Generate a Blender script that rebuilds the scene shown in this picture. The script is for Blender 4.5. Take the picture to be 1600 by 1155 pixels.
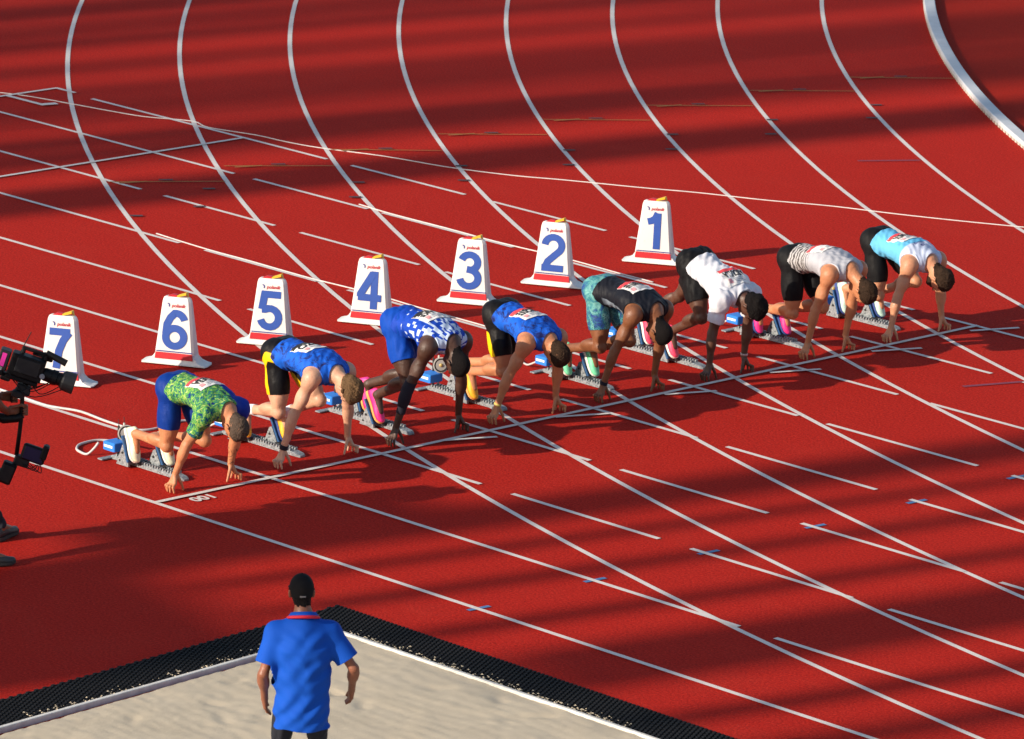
import bpy, math, random
import numpy as np
from mathutils import Vector, Matrix
from mathutils.bvhtree import BVHTree
random.seed(7); rng = np.random.default_rng(7)
for o in list(bpy.data.objects): bpy.data.objects.remove(o)
SC = bpy.context.scene
COL = SC.collection
A3 = lambda *v: np.array(v, dtype=np.float64)
def unit(v):
    v = np.asarray(v, float); return v / np.linalg.norm(v)

# ------------------------------------------------------------------ camera
# X = running direction (0 at the start line), Y = across the lanes (0 = outer line), Z up
CAM = A3(33.2828, -28.6475, 12.2684); YAW, PITCH, ROLL, FPX = -0.79607, 0.24263, 0.03243, 8994.6
f_ = A3(math.sin(YAW)*math.cos(PITCH), math.cos(YAW)*math.cos(PITCH), -math.sin(PITCH))
r_ = A3(math.cos(YAW), -math.sin(YAW), 0.0); u_ = np.cross(r_, f_)
r2 = r_*math.cos(ROLL) + u_*math.sin(ROLL); u2 = -r_*math.sin(ROLL) + u_*math.cos(ROLL)
cd = bpy.data.cameras.new('camera'); cam = bpy.data.objects.new('camera', cd); COL.objects.link(cam)
M = Matrix.Identity(4)
for i in range(3):
    M[i][0] = r2[i]; M[i][1] = u2[i]; M[i][2] = -f_[i]; M[i][3] = CAM[i]
cam.matrix_world = M
cd.sensor_fit = 'HORIZONTAL'; cd.sensor_width = 36.0; cd.lens = FPX/1600*36
cd.shift_y = -45.5/1600; cd.clip_start = 0.5; cd.clip_end = 2000
cd.dof.use_dof = True; cd.dof.focus_distance = 46.5; cd.dof.aperture_fstop = 8.0
SC.camera = cam

# ------------------------------------------------------------------ light
SUN_EL = math.radians(22.0); SUN_DIR = unit((0.233, 0.973, 0))        # the way shadows fall
w = bpy.data.worlds.new('World'); SC.world = w; w.use_nodes = True
nt = w.node_tree; bg = nt.nodes['Background']
sky = nt.nodes.new('ShaderNodeTexSky'); sky.sky_type = 'NISHITA'; sky.sun_disc = False
sky.sun_elevation = SUN_EL; sky.sun_rotation = math.atan2(-SUN_DIR[0], -SUN_DIR[1])
nt.links.new(sky.outputs[0], bg.inputs[0]); bg.inputs[1].default_value = 0.115
sd = bpy.data.lights.new('sun', 'SUN'); sd.energy = 4.6; sd.angle = math.radians(0.53); sd.color = (1.0, 0.86, 0.70)
sun = bpy.data.objects.new('sun', sd); COL.objects.link(sun)
dv = Vector((SUN_DIR[0]*math.cos(SUN_EL), SUN_DIR[1]*math.cos(SUN_EL), -math.sin(SUN_EL)))
sun.rotation_euler = dv.to_track_quat('-Z', 'Y').to_euler(); sun.location = (-10, -60, 40)
vs = SC.view_settings; vs.view_transform = 'Standard'; vs.look = 'None'; vs.gamma = 1.0; vs.use_curve_mapping = False
vs.exposure = 0.55

# ------------------------------------------------------------------ materials
def newmat(name):
    m = bpy.data.materials.new(name); m.use_nodes = True
    return m, m.node_tree, m.node_tree.nodes['Principled BSDF']
def N(nt, t, **kw):
    n = nt.nodes.new(t)
    for k, v in kw.items(): setattr(n, k, v)
    return n
def setin(n, **kw):
    for k, v in kw.items():
        n.inputs[k.replace('_', ' ')].default_value = v
def mixc(nt, fac, a, b):
    n = N(nt, 'ShaderNodeMix', data_type='RGBA')
    for s, v in ((n.inputs[0], fac), (n.inputs[6], a), (n.inputs[7], b)):
        if hasattr(v, 'is_output'): nt.links.new(v, s)
        elif isinstance(v, (int, float)): s.default_value = v
        else: s.default_value = (*v, 1) if len(v) == 3 else v
    return n.outputs[2]
def math_(nt, op, a, b=None, c=None):
    n = N(nt, 'ShaderNodeMath', operation=op)
    for s, v in zip(n.inputs, (a, b, c)):
        if v is None: continue
        if hasattr(v, 'is_output'): nt.links.new(v, s)
        else: s.default_value = v
    return n.outputs[0]
def ramp(nt, fac, stops, interp='LINEAR'):
    n = N(nt, 'ShaderNodeValToRGB'); n.color_ramp.interpolation = interp
    e = n.color_ramp.elements
    while len(e) < len(stops): e.new(0.5)
    for el, (p, c) in zip(e, stops): el.position = p; el.color = (*c, 1)
    nt.links.new(fac, n.inputs[0]); return n.outputs[0]
def noise(nt, vec, scale, detail=4, rough=0.55, dist=0.0):
    n = N(nt, 'ShaderNodeTexNoise'); setin(n, Scale=scale, Detail=detail, Roughness=rough, Distortion=dist)
    nt.links.new(vec, n.inputs['Vector']); return n.outputs[0]
def bump(nt, bsdf, h, strength, dist=0.01):
    n = N(nt, 'ShaderNodeBump'); n.inputs['Strength'].default_value = strength; n.inputs['Distance'].default_value = dist
    nt.links.new(h, n.inputs['Height']); nt.links.new(n.outputs[0], bsdf.inputs['Normal'])
MATS = {}
def pm(name, col, rough=0.6, var=0.12, scale=12.0, metal=0.0, bmp=0.0, bscale=60.0, spec=0.5, sheen=0.0):
    """a plain painted / cloth / plastic / metal surface with a little unevenness"""
    if name in MATS: return MATS[name]
    m, nt, b = newmat(name)
    tc = N(nt, 'ShaderNodeTexCoord').outputs['Object']
    n = noise(nt, tc, scale, 5)
    c0 = tuple(max(0, c*(1-var)) for c in col); c1 = tuple(min(1, c*(1+var)) for c in col)
    nt.links.new(ramp(nt, n, [(0.3, c0), (0.7, c1)]), b.inputs['Base Color'])
    b.inputs['Roughness'].default_value = rough; b.inputs['Metallic'].default_value = metal
    b.inputs['Specular IOR Level'].default_value = spec
    if sheen: b.inputs['Sheen Weight'].default_value = sheen
    if bmp: bump(nt, b, noise(nt, tc, bscale, 4), bmp, 0.01)
    MATS[name] = m; return m

def track_material(name, base, dark, light):
    m, nt, b = newmat(name)
    tc = N(nt, 'ShaderNodeTexCoord').outputs['Object']
    g = noise(nt, tc, 48.0, 4, 0.8)                      # rubber granules
    g2 = noise(nt, tc, 35.0, 3, 0.7)
    c = ramp(nt, g, [(0.36, dark), (0.52, base), (0.70, light)])
    c = mixc(nt, math_(nt, 'MULTIPLY', g2, 0.35), c, tuple(x*0.72 for x in base))
    big = noise(nt, tc, 0.5, 5, 0.6)
    c = mixc(nt, ramp(nt, big, [(0.42, (0, 0, 0)), (0.72, (0.22, 0.22, 0.22))]), c, tuple(x*0.78 for x in base))
    # worn, scuffed streaks along the running direction
    mp = N(nt, 'ShaderNodeMapping'); mp.inputs['Scale'].default_value = (0.5, 4.5, 1); nt.links.new(tc, mp.inputs[0])
    st = noise(nt, mp.outputs[0], 2.2, 6, 0.7)
    c = mixc(nt, ramp(nt, st, [(0.56, (0, 0, 0)), (0.80, (0.25, 0.25, 0.25))]), c, light)
    mp2 = N(nt, 'ShaderNodeMapping'); mp2.inputs['Scale'].default_value = (3.0, 3.0, 1); nt.links.new(tc, mp2.inputs[0])
    sp = noise(nt, mp2.outputs[0], 3.0, 8, 0.8)
    c = mixc(nt, ramp(nt, sp, [(0.64, (0, 0, 0)), (0.72, (0.5, 0.5, 0.5))]), c, tuple(x*0.45 for x in base))
    pale = noise(nt, tc, 0.9, 7, 0.75, 0.6)                # faded, chalky patches
    c = mixc(nt, ramp(nt, pale, [(0.52, (0, 0, 0)), (0.80, (0.22, 0.22, 0.22))]), c, (base[0]*1.05, base[1]*3.2, base[2]*3.5))
    mp3 = N(nt, 'ShaderNodeMapping'); mp3.inputs['Scale'].default_value = (9.0, 1.3, 1); mp3.inputs['Rotation'].default_value = (0, 0, 0.5); nt.links.new(tc, mp3.inputs[0])
    scf = noise(nt, mp3.outputs[0], 1.6, 3, 0.6, 1.5)      # shoe scuffs
    c = mixc(nt, ramp(nt, scf, [(0.70, (0, 0, 0)), (0.78, (0.45, 0.45, 0.45))]), c, tuple(x*0.5 for x in base))
    nt.links.new(c, b.inputs['Base Color'])
    b.inputs['Roughness'].default_value = 0.9; b.inputs['Specular IOR Level'].default_value = 0.08
    bump(nt, b, g, 0.8, 0.008)
    return m
TRACK = track_material('track_rubber', (0.445, 0.0150, 0.0080), (0.19, 0.006, 0.004), (0.68, 0.048, 0.025))
INFIELD = track_material('infield_rubber', (0.36, 0.014, 0.005), (0.22, 0.007, 0.003), (0.46, 0.030, 0.012))
def paint_material(name, col, red=(0.42, 0.03, 0.022), wear=0.5):
    m, nt, b = newmat(name)
    tc = N(nt, 'ShaderNodeTexCoord').outputs['Object']
    g = noise(nt, tc, 130.0, 3, 0.7)
    p = noise(nt, tc, 5.0, 6, 0.7)
    k = math_(nt, 'ADD', math_(nt, 'MULTIPLY', g, 0.7), math_(nt, 'MULTIPLY', p, 0.5))
    c = mixc(nt, ramp(nt, k, [(0.62, (0, 0, 0)), (0.86, (wear, wear, wear))]), col, red)
    nt.links.new(c, b.inputs['Base Color']); b.inputs['Roughness'].default_value = 0.75
    bump(nt, b, g, 0.6, 0.006); return m
WHITE_LINE = paint_material('white_line_paint', (0.68, 0.62, 0.57))
YELLOW_LINE = paint_material('yellow_line_paint', (0.30, 0.16, 0.02), wear=0.9)
BLUE_LINE = paint_material('blue_line_paint', (0.06, 0.17, 0.36), wear=0.5)
DARK_LINE = paint_material('dark_line_paint', (0.06, 0.03, 0.035), wear=0.5)
FAINT_LINE = paint_material('faint_line_paint', (0.20, 0.03, 0.06), wear=0.8)

# ------------------------------------------------------------------ mesh helpers
class MB:
    """collects polygons of one part"""
    def __init__(s): s.v = []; s.f = []; s.mi = []; s.cur = 0
    def quad(s, *p):
        n = len(s.v); s.v += [tuple(map(float, q)) for q in p]; s.f.append(tuple(range(n, n+len(p)))); s.mi.append(s.cur)
    poly = quad
    def box(s, c, d, R=None, bev=0.0):
        c = np.asarray(c, float); hx, hy, hz = [q/2 for q in d]
        R = np.eye(3) if R is None else R
        if bev <= 0:
            P = [c + R @ A3(x*hx, y*hy, z*hz) for z in (-1, 1) for y in (-1, 1) for x in (-1, 1)]
            n = len(s.v); s.v += [tuple(p) for p in P]
            for q in ((0, 2, 3, 1), (4, 5, 7, 6), (0, 1, 5, 4), (2, 6, 7, 3), (0, 4, 6, 2), (1, 3, 7, 5)):
                s.f.append(tuple(n+i for i in q)); s.mi.append(s.cur)
            return s
        b = min(bev, hx*0.9, hy*0.9, hz*0.9)
        prof = [(-hz, -b), (-hz+b, 0), (hz-b, 0), (hz, -b)]
        rings = []
        for z, ins in prof:
            ax, ay = hx+ins, hy+ins
            ring = [(ax-b, -ay), (ax, -ay+b), (ax, ay-b), (ax-b, ay), (-ax+b, ay), (-ax, ay-b), (-ax, -ay+b), (-ax+b, -ay)]
            rings.append([c + R @ A3(x, y, z) for x, y in ring])
        return s.rings(rings, cap=True)
    def rings(s, rings, cap=False, closed=False):
        n0 = len(s.v); k = len(rings[0])
        for r in rings: s.v += [tuple(map(float, p)) for p in r]
        m = len(rings)
        for i in range(m if closed else m-1):
            a = n0 + i*k; b = n0 + ((i+1) % m)*k
            for j in range(k):
                j2 = (j+1) % k
                s.f.append((a+j, a+j2, b+j2, b+j)); s.mi.append(s.cur)
        if cap:
            s.f.append(tuple(n0+j for j in reversed(range(k)))); s.mi.append(s.cur)
            s.f.append(tuple(n0+(m-1)*k+j for j in range(k))); s.mi.append(s.cur)
        return s
    def tube(s, pts, rad, k=8, cap=True):
        pts = [np.asarray(p, float) for p in pts]; rad = [rad]*len(pts) if np.isscalar(rad) else rad
        up = A3(0, 0, 1); R = []
        for i, p in enumerate(pts):
            t = unit(pts[min(i+1, len(pts)-1)] - pts[max(i-1, 0)])
            if abs(t @ up) > 0.97: up = A3(1, 0, 0) if abs(t[0]) < 0.9 else A3(0, 1, 0)
            a = unit(np.cross(up, t)); b = np.cross(t, a)
            R.append([p + rad[i]*(a*math.cos(2*math.pi*j/k) + b*math.sin(2*math.pi*j/k)) for j in range(k)])
        return s.rings(R, cap)
    def cyl(s, a, b, ra, rb=None, k=16, bev=0.0):
        rb = ra if rb is None else rb
        return s.tube([a, b], [ra, rb], k)
    def build(s, name, mats, parent=None, smooth=False, loc=None):
        me = bpy.data.meshes.new(name)
        V = s.v
        if loc is not None: V = [(x-loc[0], y-loc[1], z-loc[2]) for x, y, z in V]
        me.from_pydata(V, [], s.f)
        for m in (mats if isinstance(mats, (list, tuple)) else [mats]): me.materials.append(m)
        if any(s.mi): me.polygons.foreach_set('material_index', s.mi)
        if smooth: me.polygons.foreach_set('use_smooth', [True]*len(s.f))
        me.update(); return link(name, me, parent, loc)
def link(name, me, parent=None, loc=None):
    o = bpy.data.objects.new(name, me); COL.objects.link(o)
    if parent is not None: o.parent = parent
    if loc is not None and parent is None: o.location = loc
    return o
def thing(name, label, cat, loc=(0, 0, 0), rz=0.0, group=None):
    o = bpy.data.objects.new(name, None); COL.objects.link(o); o.location = loc; o.rotation_euler = (0, 0, rz)
    o.empty_display_size = 0.2; o['label'] = label; o['category'] = cat
    if group: o['group'] = group
    return o
def tag(o, label, cat, group=None):
    o['label'] = label; o['category'] = cat
    if group: o['group'] = group
    return o
def text_mesh(body, size=1.0, bold=0.0, spacing=1.0):
    """flat lettering as (verts 2D, faces), centred, cap height about 0.7*size"""
    cu = bpy.data.curves.new('lettering', 'FONT'); cu.body = body; cu.size = size; cu.offset = bold
    cu.align_x = 'CENTER'; cu.space_character = spacing; cu.resolution_u = 3
    ob = bpy.data.objects.new('lettering', cu); COL.objects.link(ob)
    dg = bpy.context.evaluated_depsgraph_get(); dg.update()
    me = bpy.data.meshes.new_from_object(ob.evaluated_get(dg))
    V = [tuple(v.co)[:2] for v in me.vertices]; F = [tuple(p.vertices) for p in me.polygons]
    bpy.data.objects.remove(ob); bpy.data.curves.remove(cu); bpy.data.meshes.remove(me)
    return V, F

# ------------------------------------------------------------------ ground and track
LW = 1.22; WID = 8*LW; XT = 15.61; R0 = 36.5; BC = (XT, WID + R0)
ground = MB(); ground.quad((-300, -300, -0.06), (300, -300, -0.06), (300, 300, -0.06), (-300, 300, -0.06))
g = ground.build('ground', pm('stadium_grass', (0.05, 0.10, 0.03), 0.9, 0.3, 3.0)); g['kind'] = 'structure'
tr = MB(); tr.quad((-70, -25, 0), (60, -25, 0), (60, 70, 0), (-70, 70, 0))
track = tr.build('running_track', TRACK); track['kind'] = 'structure'
def arc_pt(R, phi): return (BC[0] - R*math.sin(phi), BC[1] - R*math.cos(phi))
inf = MB(); inner = [arc_pt(R0-0.10, math.radians(a)) for a in range(0, 121, 2)]
for a, b in zip(inner[:-1], inner[1:]): inf.quad((a[0], a[1], 0.004), (BC[0], BC[1], 0.004), (BC[0], BC[1], 0.004), (b[0], b[1], 0.004)) if False else inf.poly((a[0], a[1], 0.004), (BC[0], BC[1], 0.004), (b[0], b[1], 0.004))
o = inf.build('bend_infield', INFIELD); o['kind'] = 'structure'

Z1, Z2, Z3 = 0.004, 0.008, 0.012
def yl(n): return WID - LW*n + 0.025
def flat_line(a, b, wd, z, m, name='lane_line'):
    a, b = A3(*a), A3(*b); d = unit(b-a); nrm = A3(-d[1], d[0])*wd/2
    n = max(1, int(np.linalg.norm(b-a)/2)); mb = MB()
    for i in range(n):
        p = a + (b-a)*i/n; q = a + (b-a)*(i+1)/n
        mb.quad((*(p-nrm), z), (*(q-nrm), z), (*(q+nrm), z), (*(p+nrm), z))
    return mb.build(name, m, track)
SEG = {8: [(-14.4, 24)], 7: [(-14.4, 5.25), (5.62, 24)], 6: [(-14.4, 1.19), (1.56, 3.21), (3.56, 5.26), (5.64, 24)],
 5: [(-14.4, -0.79), (-0.43, 1.21), (1.57, 3.22), (3.59, 5.31), (5.68, 24)],
 4: [(-14.4, -4.79), (-4.4, -2.75), (-2.4, -0.76), (-0.37, 1.24), (1.59, 3.27), (3.64, 5.3), (5.6, 24)],
 3: [(-14.4, -6.77), (-6.4, -4.83), (-4.41, -0.76), (-0.28, 1.25), (1.59, 3.28), (3.66, 5.3)],
 2: [(-14.4, -8.77), (-8.41, -6.79), (-6.42, -4.76), (-4.4, -2.75), (-2.4, -0.77), (-0.39, 1.28), (1.65, 3.3), (3.6, 5.3)],
 1: [(-14.4, -8.77), (-8.47, -6.8), (-6.59, -4.76), (-4.34, -2.72), (-2.36, -0.75), (-0.4, 1.28), (1.65, 3.3)],
 0: [(-12.43, -8.74), (-8.37, -6.71), (-6.32, -4.74), (-4.41, -2.76), (-2.38, -0.74), (-0.38, 1.28), (1.65, 3.3)]}
for n, l in SEG.items():
    for a, b in l: flat_line((a, yl(n)), (b, yl(n)), 0.05, Z2, WHITE_LINE)
for n in range(1, 9):                                    # the bend's lane lines
    R = R0 + LW*n - 0.025; mb = MB(); ph = [math.radians(i*0.8) for i in range(0, 150)]
    for a, b in zip(ph[:-1], ph[1:]):
        p, q, s, t = arc_pt(R-0.025, a), arc_pt(R+0.025, a), arc_pt(R+0.025, b), arc_pt(R-0.025, b)
        mb.quad((*p, Z1), (*t, Z1), (*s, Z1), (*q, Z1))
    mb.quad((XT, BC[1]-R-0.025, Z1), (30, BC[1]-R-0.025, Z1), (30, BC[1]-R+0.025, Z1), (XT, BC[1]-R+0.025, Z1))
    mb.build('bend_line', WHITE_LINE, track)
flat_line((0.025, yl(8)), (0.025, yl(0)+0.02), 0.05, Z3, WHITE_LINE, 'start_line')
flat_line((-10.02, 3.0), (-10.0, 9.8), 0.05, Z3, WHITE_LINE, 'start_line')
flat_line((-13.08, 8.2), (-13.07, 9.84), 0.05, Z3, WHITE_LINE, 'start_line')
flat_line((-13.07, 9.82), (-12.75, 9.82), 0.05, Z3+.003, WHITE_LINE, 'lane_mark')
flat_line((-13.05, 9.14), (-12.43, 9.14), 0.06, Z3+.003, WHITE_LINE, 'lane_mark')
flat_line((-12.47, 9.14), (-12.42, 9.30), 0.09, Z3+.006, WHITE_LINE, 'lane_mark')
for i in range(-1, 6):                                   # short stagger marks just ahead of the line
    x0, y0 = 0.03 + 0.02*i, 3.13 + 1.29*i
    if i < 0: continue
    flat_line((x0, y0), (x0+0.19, y0+0.45), 0.045, Z3+.003, WHITE_LINE, 'lane_mark')
YEL = [(-9.2, 7.29), (-8.54, 8.25), (-9.09, 8.71), (-8.44, 9.62), (-9.05, 10.12), (-8.34, 11.01), (-8.97, 11.54), (-8.28, 12.45),
       (-8.86, 12.96), (-8.17, 13.86), (-8.75, 14.38), (-8.06, 15.31), (-8.67, 15.87), (-7.97, 16.8), (-8.53, 17.33), (-7.8, 18.25)]
for a, b in zip(YEL[::2], YEL[1::2]):
    flat_line(a, b, 0.022, Z3, YELLOW_LINE, 'relay_mark')
    m_ = ((a[0]+b[0])/2, (a[1]+b[1])/2); flat_line((m_[0]-.10, m_[1]-.02), (m_[0]-.02, m_[1]+.10), 0.05, Z3+.003, DARK_LINE, 'relay_mark')
    flat_line((a[0]+.12, a[1]+.04), (a[0]+.22, a[1]+.32), 0.03, Z3+.003, YELLOW_LINE, 'relay_mark')
for x, y in ((-7.9, 6.54), (-7.27, 8.82), (-7.75, 9.30), (-7.61, 12.10), (-7.11, 11.6), (-7.54, 13.54), (-7.03, 13.0), (-7.71, 10.67), (-7.2, 10.22), (-7.34, 16.45), (-6.9, 15.9), (-7.45, 14.95), (-6.95, 14.4), (-8.4, 7.9), (-7.85, 7.3)):
    flat_line((x-.02, y-.05), (x+.05, y+.05), 0.06, Z3, DARK_LINE, 'hurdle_mark')
for y in (-0.08, 1.14, 2.38, 3.59, 4.78, 6.0):
    flat_line((3.70, y+.02), (3.72, y+.23), 0.045, Z1+.002, BLUE_LINE, 'hurdle_mark')
flat_line((1.43, 8.02), (1.72, 8.8), 0.05, Z1+.002, FAINT_LINE, 'faint_mark')
flat_line((-5.5, 14.18), (-5.14, 14.73), 0.05, Z1+.002, FAINT_LINE, 'faint_mark')
V, F = text_mesh('100', 0.16, 0.006)
mb = MB(); mb.v = [(0.09 + y, 0.42 - x, Z2) for x, y in V]; mb.f = F; mb.mi = [0]*len(F); mb.build('distance_lettering', WHITE_LINE, track)

# raised aluminium kerb inside lane 1
ALU = pm('kerb_aluminium', (0.50, 0.53, 0.56), 0.6, 0.08, 6.0, bmp=0.15, bscale=25)
KCREAM = pm('kerb_side', (0.50, 0.47, 0.40), 0.6, 0.1, 8.0)
kerb = thing('track_kerb', 'raised white metal kerb curving along the inside of the innermost lane', 'kerb', (-8, 18.5, 0))
def kp(R, phi, z): x, y = arc_pt(R, phi); return (x+8, y-18.5, z)
for s in range(0, 16):
    a0 = math.radians(6+s*6.0); a1 = math.radians(6+(s+1)*6.0 - 0.02); n = 12; mb = MB(); R_ = []
    for i in range(n+1):
        ph = a0 + (a1-a0)*i/n
        R_.append([kp(R0, ph, 0.024), kp(R0, ph, 0.062), kp(R0-.008, ph, 0.07), kp(R0-.122, ph, 0.07), kp(R0-.13, ph, 0.062), kp(R0-.13, ph, 0.0)])
    mb.rings(R_, cap=True); sec = mb.build('kerb_section', ALU, kerb)
    if 3 <= s <= 11:
        mb = MB()
        for i in range(30):
            c = a0 + (a1-a0)*(i+.5)/30; h_ = (a1-a0)/30*0.30
            R_ = [[kp(R0+.004, ph, 0.0), kp(R0+.004, ph, 0.026), kp(R0-.05, ph, 0.026), kp(R0-.05, ph, 0.0)] for ph in (c-h_, c+h_)]
            mb.rings(R_, cap=True)
        o = mb.build('drain_feet', KCREAM, sec); o['kind'] = 'stuff'

# ------------------------------------------------------------------ long jump pit
MATB = pm('rubber_mat_black', (0.006, 0.006, 0.007), 0.8, 0.3, 30, spec=.1)
mat_t = thing('pit_mat', 'black ribbed rubber mat framing the sand pit', 'mat', (3.04, -0.77, 0))
def ml(x, y, z): return (x-3.04, y+0.77, z)
def skew(y): return 3.04 + 0.075*(-0.77-y)
mb = MB(); zt = 0.016
ylo = -7.0
mb.quad(ml(3.04, -.77, zt), ml(skew(ylo), ylo, zt), ml(skew(ylo)+.47, ylo, zt), ml(3.50, -1.22, zt))
mb.quad(ml(3.04, -.77, zt), ml(3.50, -1.22, zt), ml(14.5, -1.22, zt), ml(14.5, -.77, zt))
mb.build('mat_sheet', MATB, mat_t)
mb = MB(); d = 0.042
def stud(x, y):
    s = 0.012; z0, z1 = zt, zt+0.012
    mb.quad(ml(x-s, y-s*1.3, z1), ml(x+s, y-s*1.3, z1), ml(x+s, y+s*1.3, z1), ml(x-s, y+s*1.3, z1))
    mb.quad(ml(x-s, y-s*1.3, z0), ml(x+s, y-s*1.3, z0), ml(x+s, y-s*1.3, z1), ml(x-s, y-s*1.3, z1))
    mb.quad(ml(x+s, y-s*1.3, z0), ml(x+s, y+s*1.3, z0), ml(x+s, y+s*1.3, z1), ml(x+s, y-s*1.3, z1))
    mb.quad(ml(x-s, y+s*1.3, z0), ml(x-s, y-s*1.3, z0), ml(x-s, y-s*1.3, z1), ml(x-s, y+s*1.3, z1))
for i in range(11):
    y = -0.79 - i*0.041
    for j in range(150):
        x = 3.06 + j*d + (0.5*d if i % 2 else 0)
        if x > skew(y)+0.01 and x - 3.04 > 0: stud(x, y)
for j in range(11):
    for i in range(140):
        y = -1.24 - i*0.041; x = skew(y) + 0.02 + j*d + (0.5*d if i % 2 else 0)
        stud(x, y)
o = mb.build('mat_studs', pm('mat_stud_black', (0.009, 0.009, 0.010), 0.7, 0.2, 20, spec=.12), mat_t); o['kind'] = 'stuff'
BOARD = pm('pit_board_white', (0.62, 0.60, 0.55), 0.6, 0.15, 14, bmp=0.2)
mb = MB(); mb.box(ml(9.05, -1.25, 0.012), (11.0, 0.036, 0.066), bev=0.006); mb.build('edge_board', BOARD, mat_t)
R = np.array(Matrix.Rotation(-0.075, 3, 'Z')); mb = MB(); mb.box(ml(3.80, -4.13, 0.012), (0.036, 5.70, 0.066), R=np.array(Matrix.Rotation(0.072, 3, 'Z')), bev=0.004); mb.build('edge_board', BOARD, mat_t)
# loose sand grains kicked onto the mat
mb = MB()
for i in range(420):
    if rng.random() < .7: x, y = rng.uniform(3.6, 6.5), -1.22 + abs(rng.normal(0, .05))
    else: y = rng.uniform(-4.3, -1.3); x = skew(y) + .47 - abs(rng.normal(0, .05))
    s = rng.uniform(.004, .014); a = rng.uniform(0, 3.1)
    P = [ml(x+s*math.cos(a+k*2.09), y+s*math.sin(a+k*2.09), zt+.013) for k in range(3)]
    mb.poly(*P); mb.poly(P[0], P[1], ml(x, y, zt+.013+s*.6)); mb.poly(P[1], P[2], ml(x, y, zt+.013+s*.6)); mb.poly(P[2], P[0], ml(x, y, zt+.013+s*.6))
def sand_material():
    m, nt, b = newmat('sand'); tc = N(nt, 'ShaderNodeTexCoord').outputs['Object']
    g = noise(nt, tc, 160, 4, .7); p = noise(nt, tc, 2.5, 6, .65)
    c = mixc(nt, p, (0.50, 0.42, 0.30), (0.62, 0.54, 0.41)); c = mixc(nt, math_(nt, 'MULTIPLY', g, .5), c, (0.40, 0.33, 0.22))
    nt.links.new(c, b.inputs['Base Color']); b.inputs['Roughness'].default_value = 0.95; bump(nt, b, g, .7, .008); return m
SAND = sand_material()
o = mb.build('loose_sand', SAND, mat_t); o['kind'] = 'stuff'
mb = MB(); nx, ny = 260, 150
from mathutils import noise as mnoise
FEETP = [(rng.uniform(3.9, 8.0), rng.uniform(-5.0, -1.4), rng.uniform(0, 6.28)) for _ in range(60)]
def sz(x, y):
    z = 0.028 + 0.010*mnoise.noise((x*1.6, y*1.6, 0)) + 0.0016*math.sin(y*52+6*mnoise.noise((x*1.3, y*1.3, 9))) + 0.005*mnoise.noise((x*5, y*5, 3)) + 0.005*mnoise.noise((x*16, y*16, 7))
    for fx, fy, fa in FEETP:
        dx, dy = x-fx, y-fy
        if abs(dx) < .2 and abs(dy) < .2:
            a = dx*math.cos(fa)+dy*math.sin(fa); b = -dx*math.sin(fa)+dy*math.cos(fa); z -= .012*math.exp(-(a/.11)**4-(b/.045)**4)
    return max(z, .003)
G = []
for j in range(ny+1):
    y = -1.27 - 5.6*j/ny; x0 = skew(y)+.60
    G.append([(x0 + (14.3-x0)*(i/nx)**1.15, y, 0) for i in range(nx+1)])
mb.v = [(x, y, sz(x, y)) for r in G for x, y, _ in r]
mb.f = [(j*(nx+1)+i, (j+1)*(nx+1)+i, (j+1)*(nx+1)+i+1, j*(nx+1)+i+1) for j in range(ny) for i in range(nx)]; mb.mi = [0]*len(mb.f)
o = mb.build('sand', SAND, smooth=True); o['kind'] = 'structure'

# ------------------------------------------------------------------ cables
CABLE = pm('cable_white', (0.55, 0.52, 0.50), 0.5, 0.1, 20)
HOSE = pm('hose_grey', (0.50, 0.48, 0.47), 0.5, 0.1, 20)
def smooth_path(P, n=4):
    P = [np.asarray(p, float) for p in P]; Q = []
    for i in range(len(P)-1):
        p0, p1, p2, p3 = P[max(i-1, 0)], P[i], P[i+1], P[min(i+2, len(P)-1)]
        for k in range(n):
            t = k/n; Q.append(0.5*((2*p1) + (p2-p0)*t + (2*p0-5*p1+4*p2-p3)*t*t + (3*p1-p0-3*p2+p3)*t**3))
    return Q + [P[-1]]
def cable(name, pts, r, m, label):
    P = smooth_path([(x, y, r + (z[0] if z else 0)) for x, y, *z in pts]); c = P[0]
    mb = MB(); mb.tube([p-A3(c[0], c[1], 0) for p in P], r, 6)
    o = mb.build(name, m, smooth=True); o.location = (c[0], c[1], 0); return tag(o, label, 'cable')
cable('cable', [(-13.6, 9.0), (-13.04, 9.29), (-12.37, 9.44), (-11.94, 9.52), (-11.42, 9.64), (-10.95, 9.9), (-10.61, 9.83), (-10.04, 9.98), (-9.63, 10.01), (-9.18, 10.1), (-8.5, 10.36), (-7.74, 10.53), (-7.08, 10.79), (-6.68, 11.03), (-6.39, 11.19), (-5.92, 11.44), (-5.47, 11.71), (-5.17, 11.86), (-4.75, 12.06), (-4.19, 12.39), (-3.57, 12.65), (-2.99, 12.93), (-2.42, 13.24), (-1.6, 13.7), (0, 14.5)],
      0.0055, CABLE, 'long thin white cable lying across the bend behind the lane marker boxes')
def wob(x, a): return a*math.sin(x*1.7+a*90)+a*.6*math.sin(x*4.1)
cable('cable', [(x, yl(3)+.055+wob(x, .02)) for x in np.arange(-7.2, -2.2, .45)], 0.0065, CABLE, 'thin white cable beside the lane line passing behind box number 4')
cable('cable', [(x, yl(1)+.055+wob(x, .02)) for x in np.arange(-7.0, -2.6, .45)], 0.0065, CABLE, 'thin white cable beside the lane line between boxes number 2 and 3')
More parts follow.
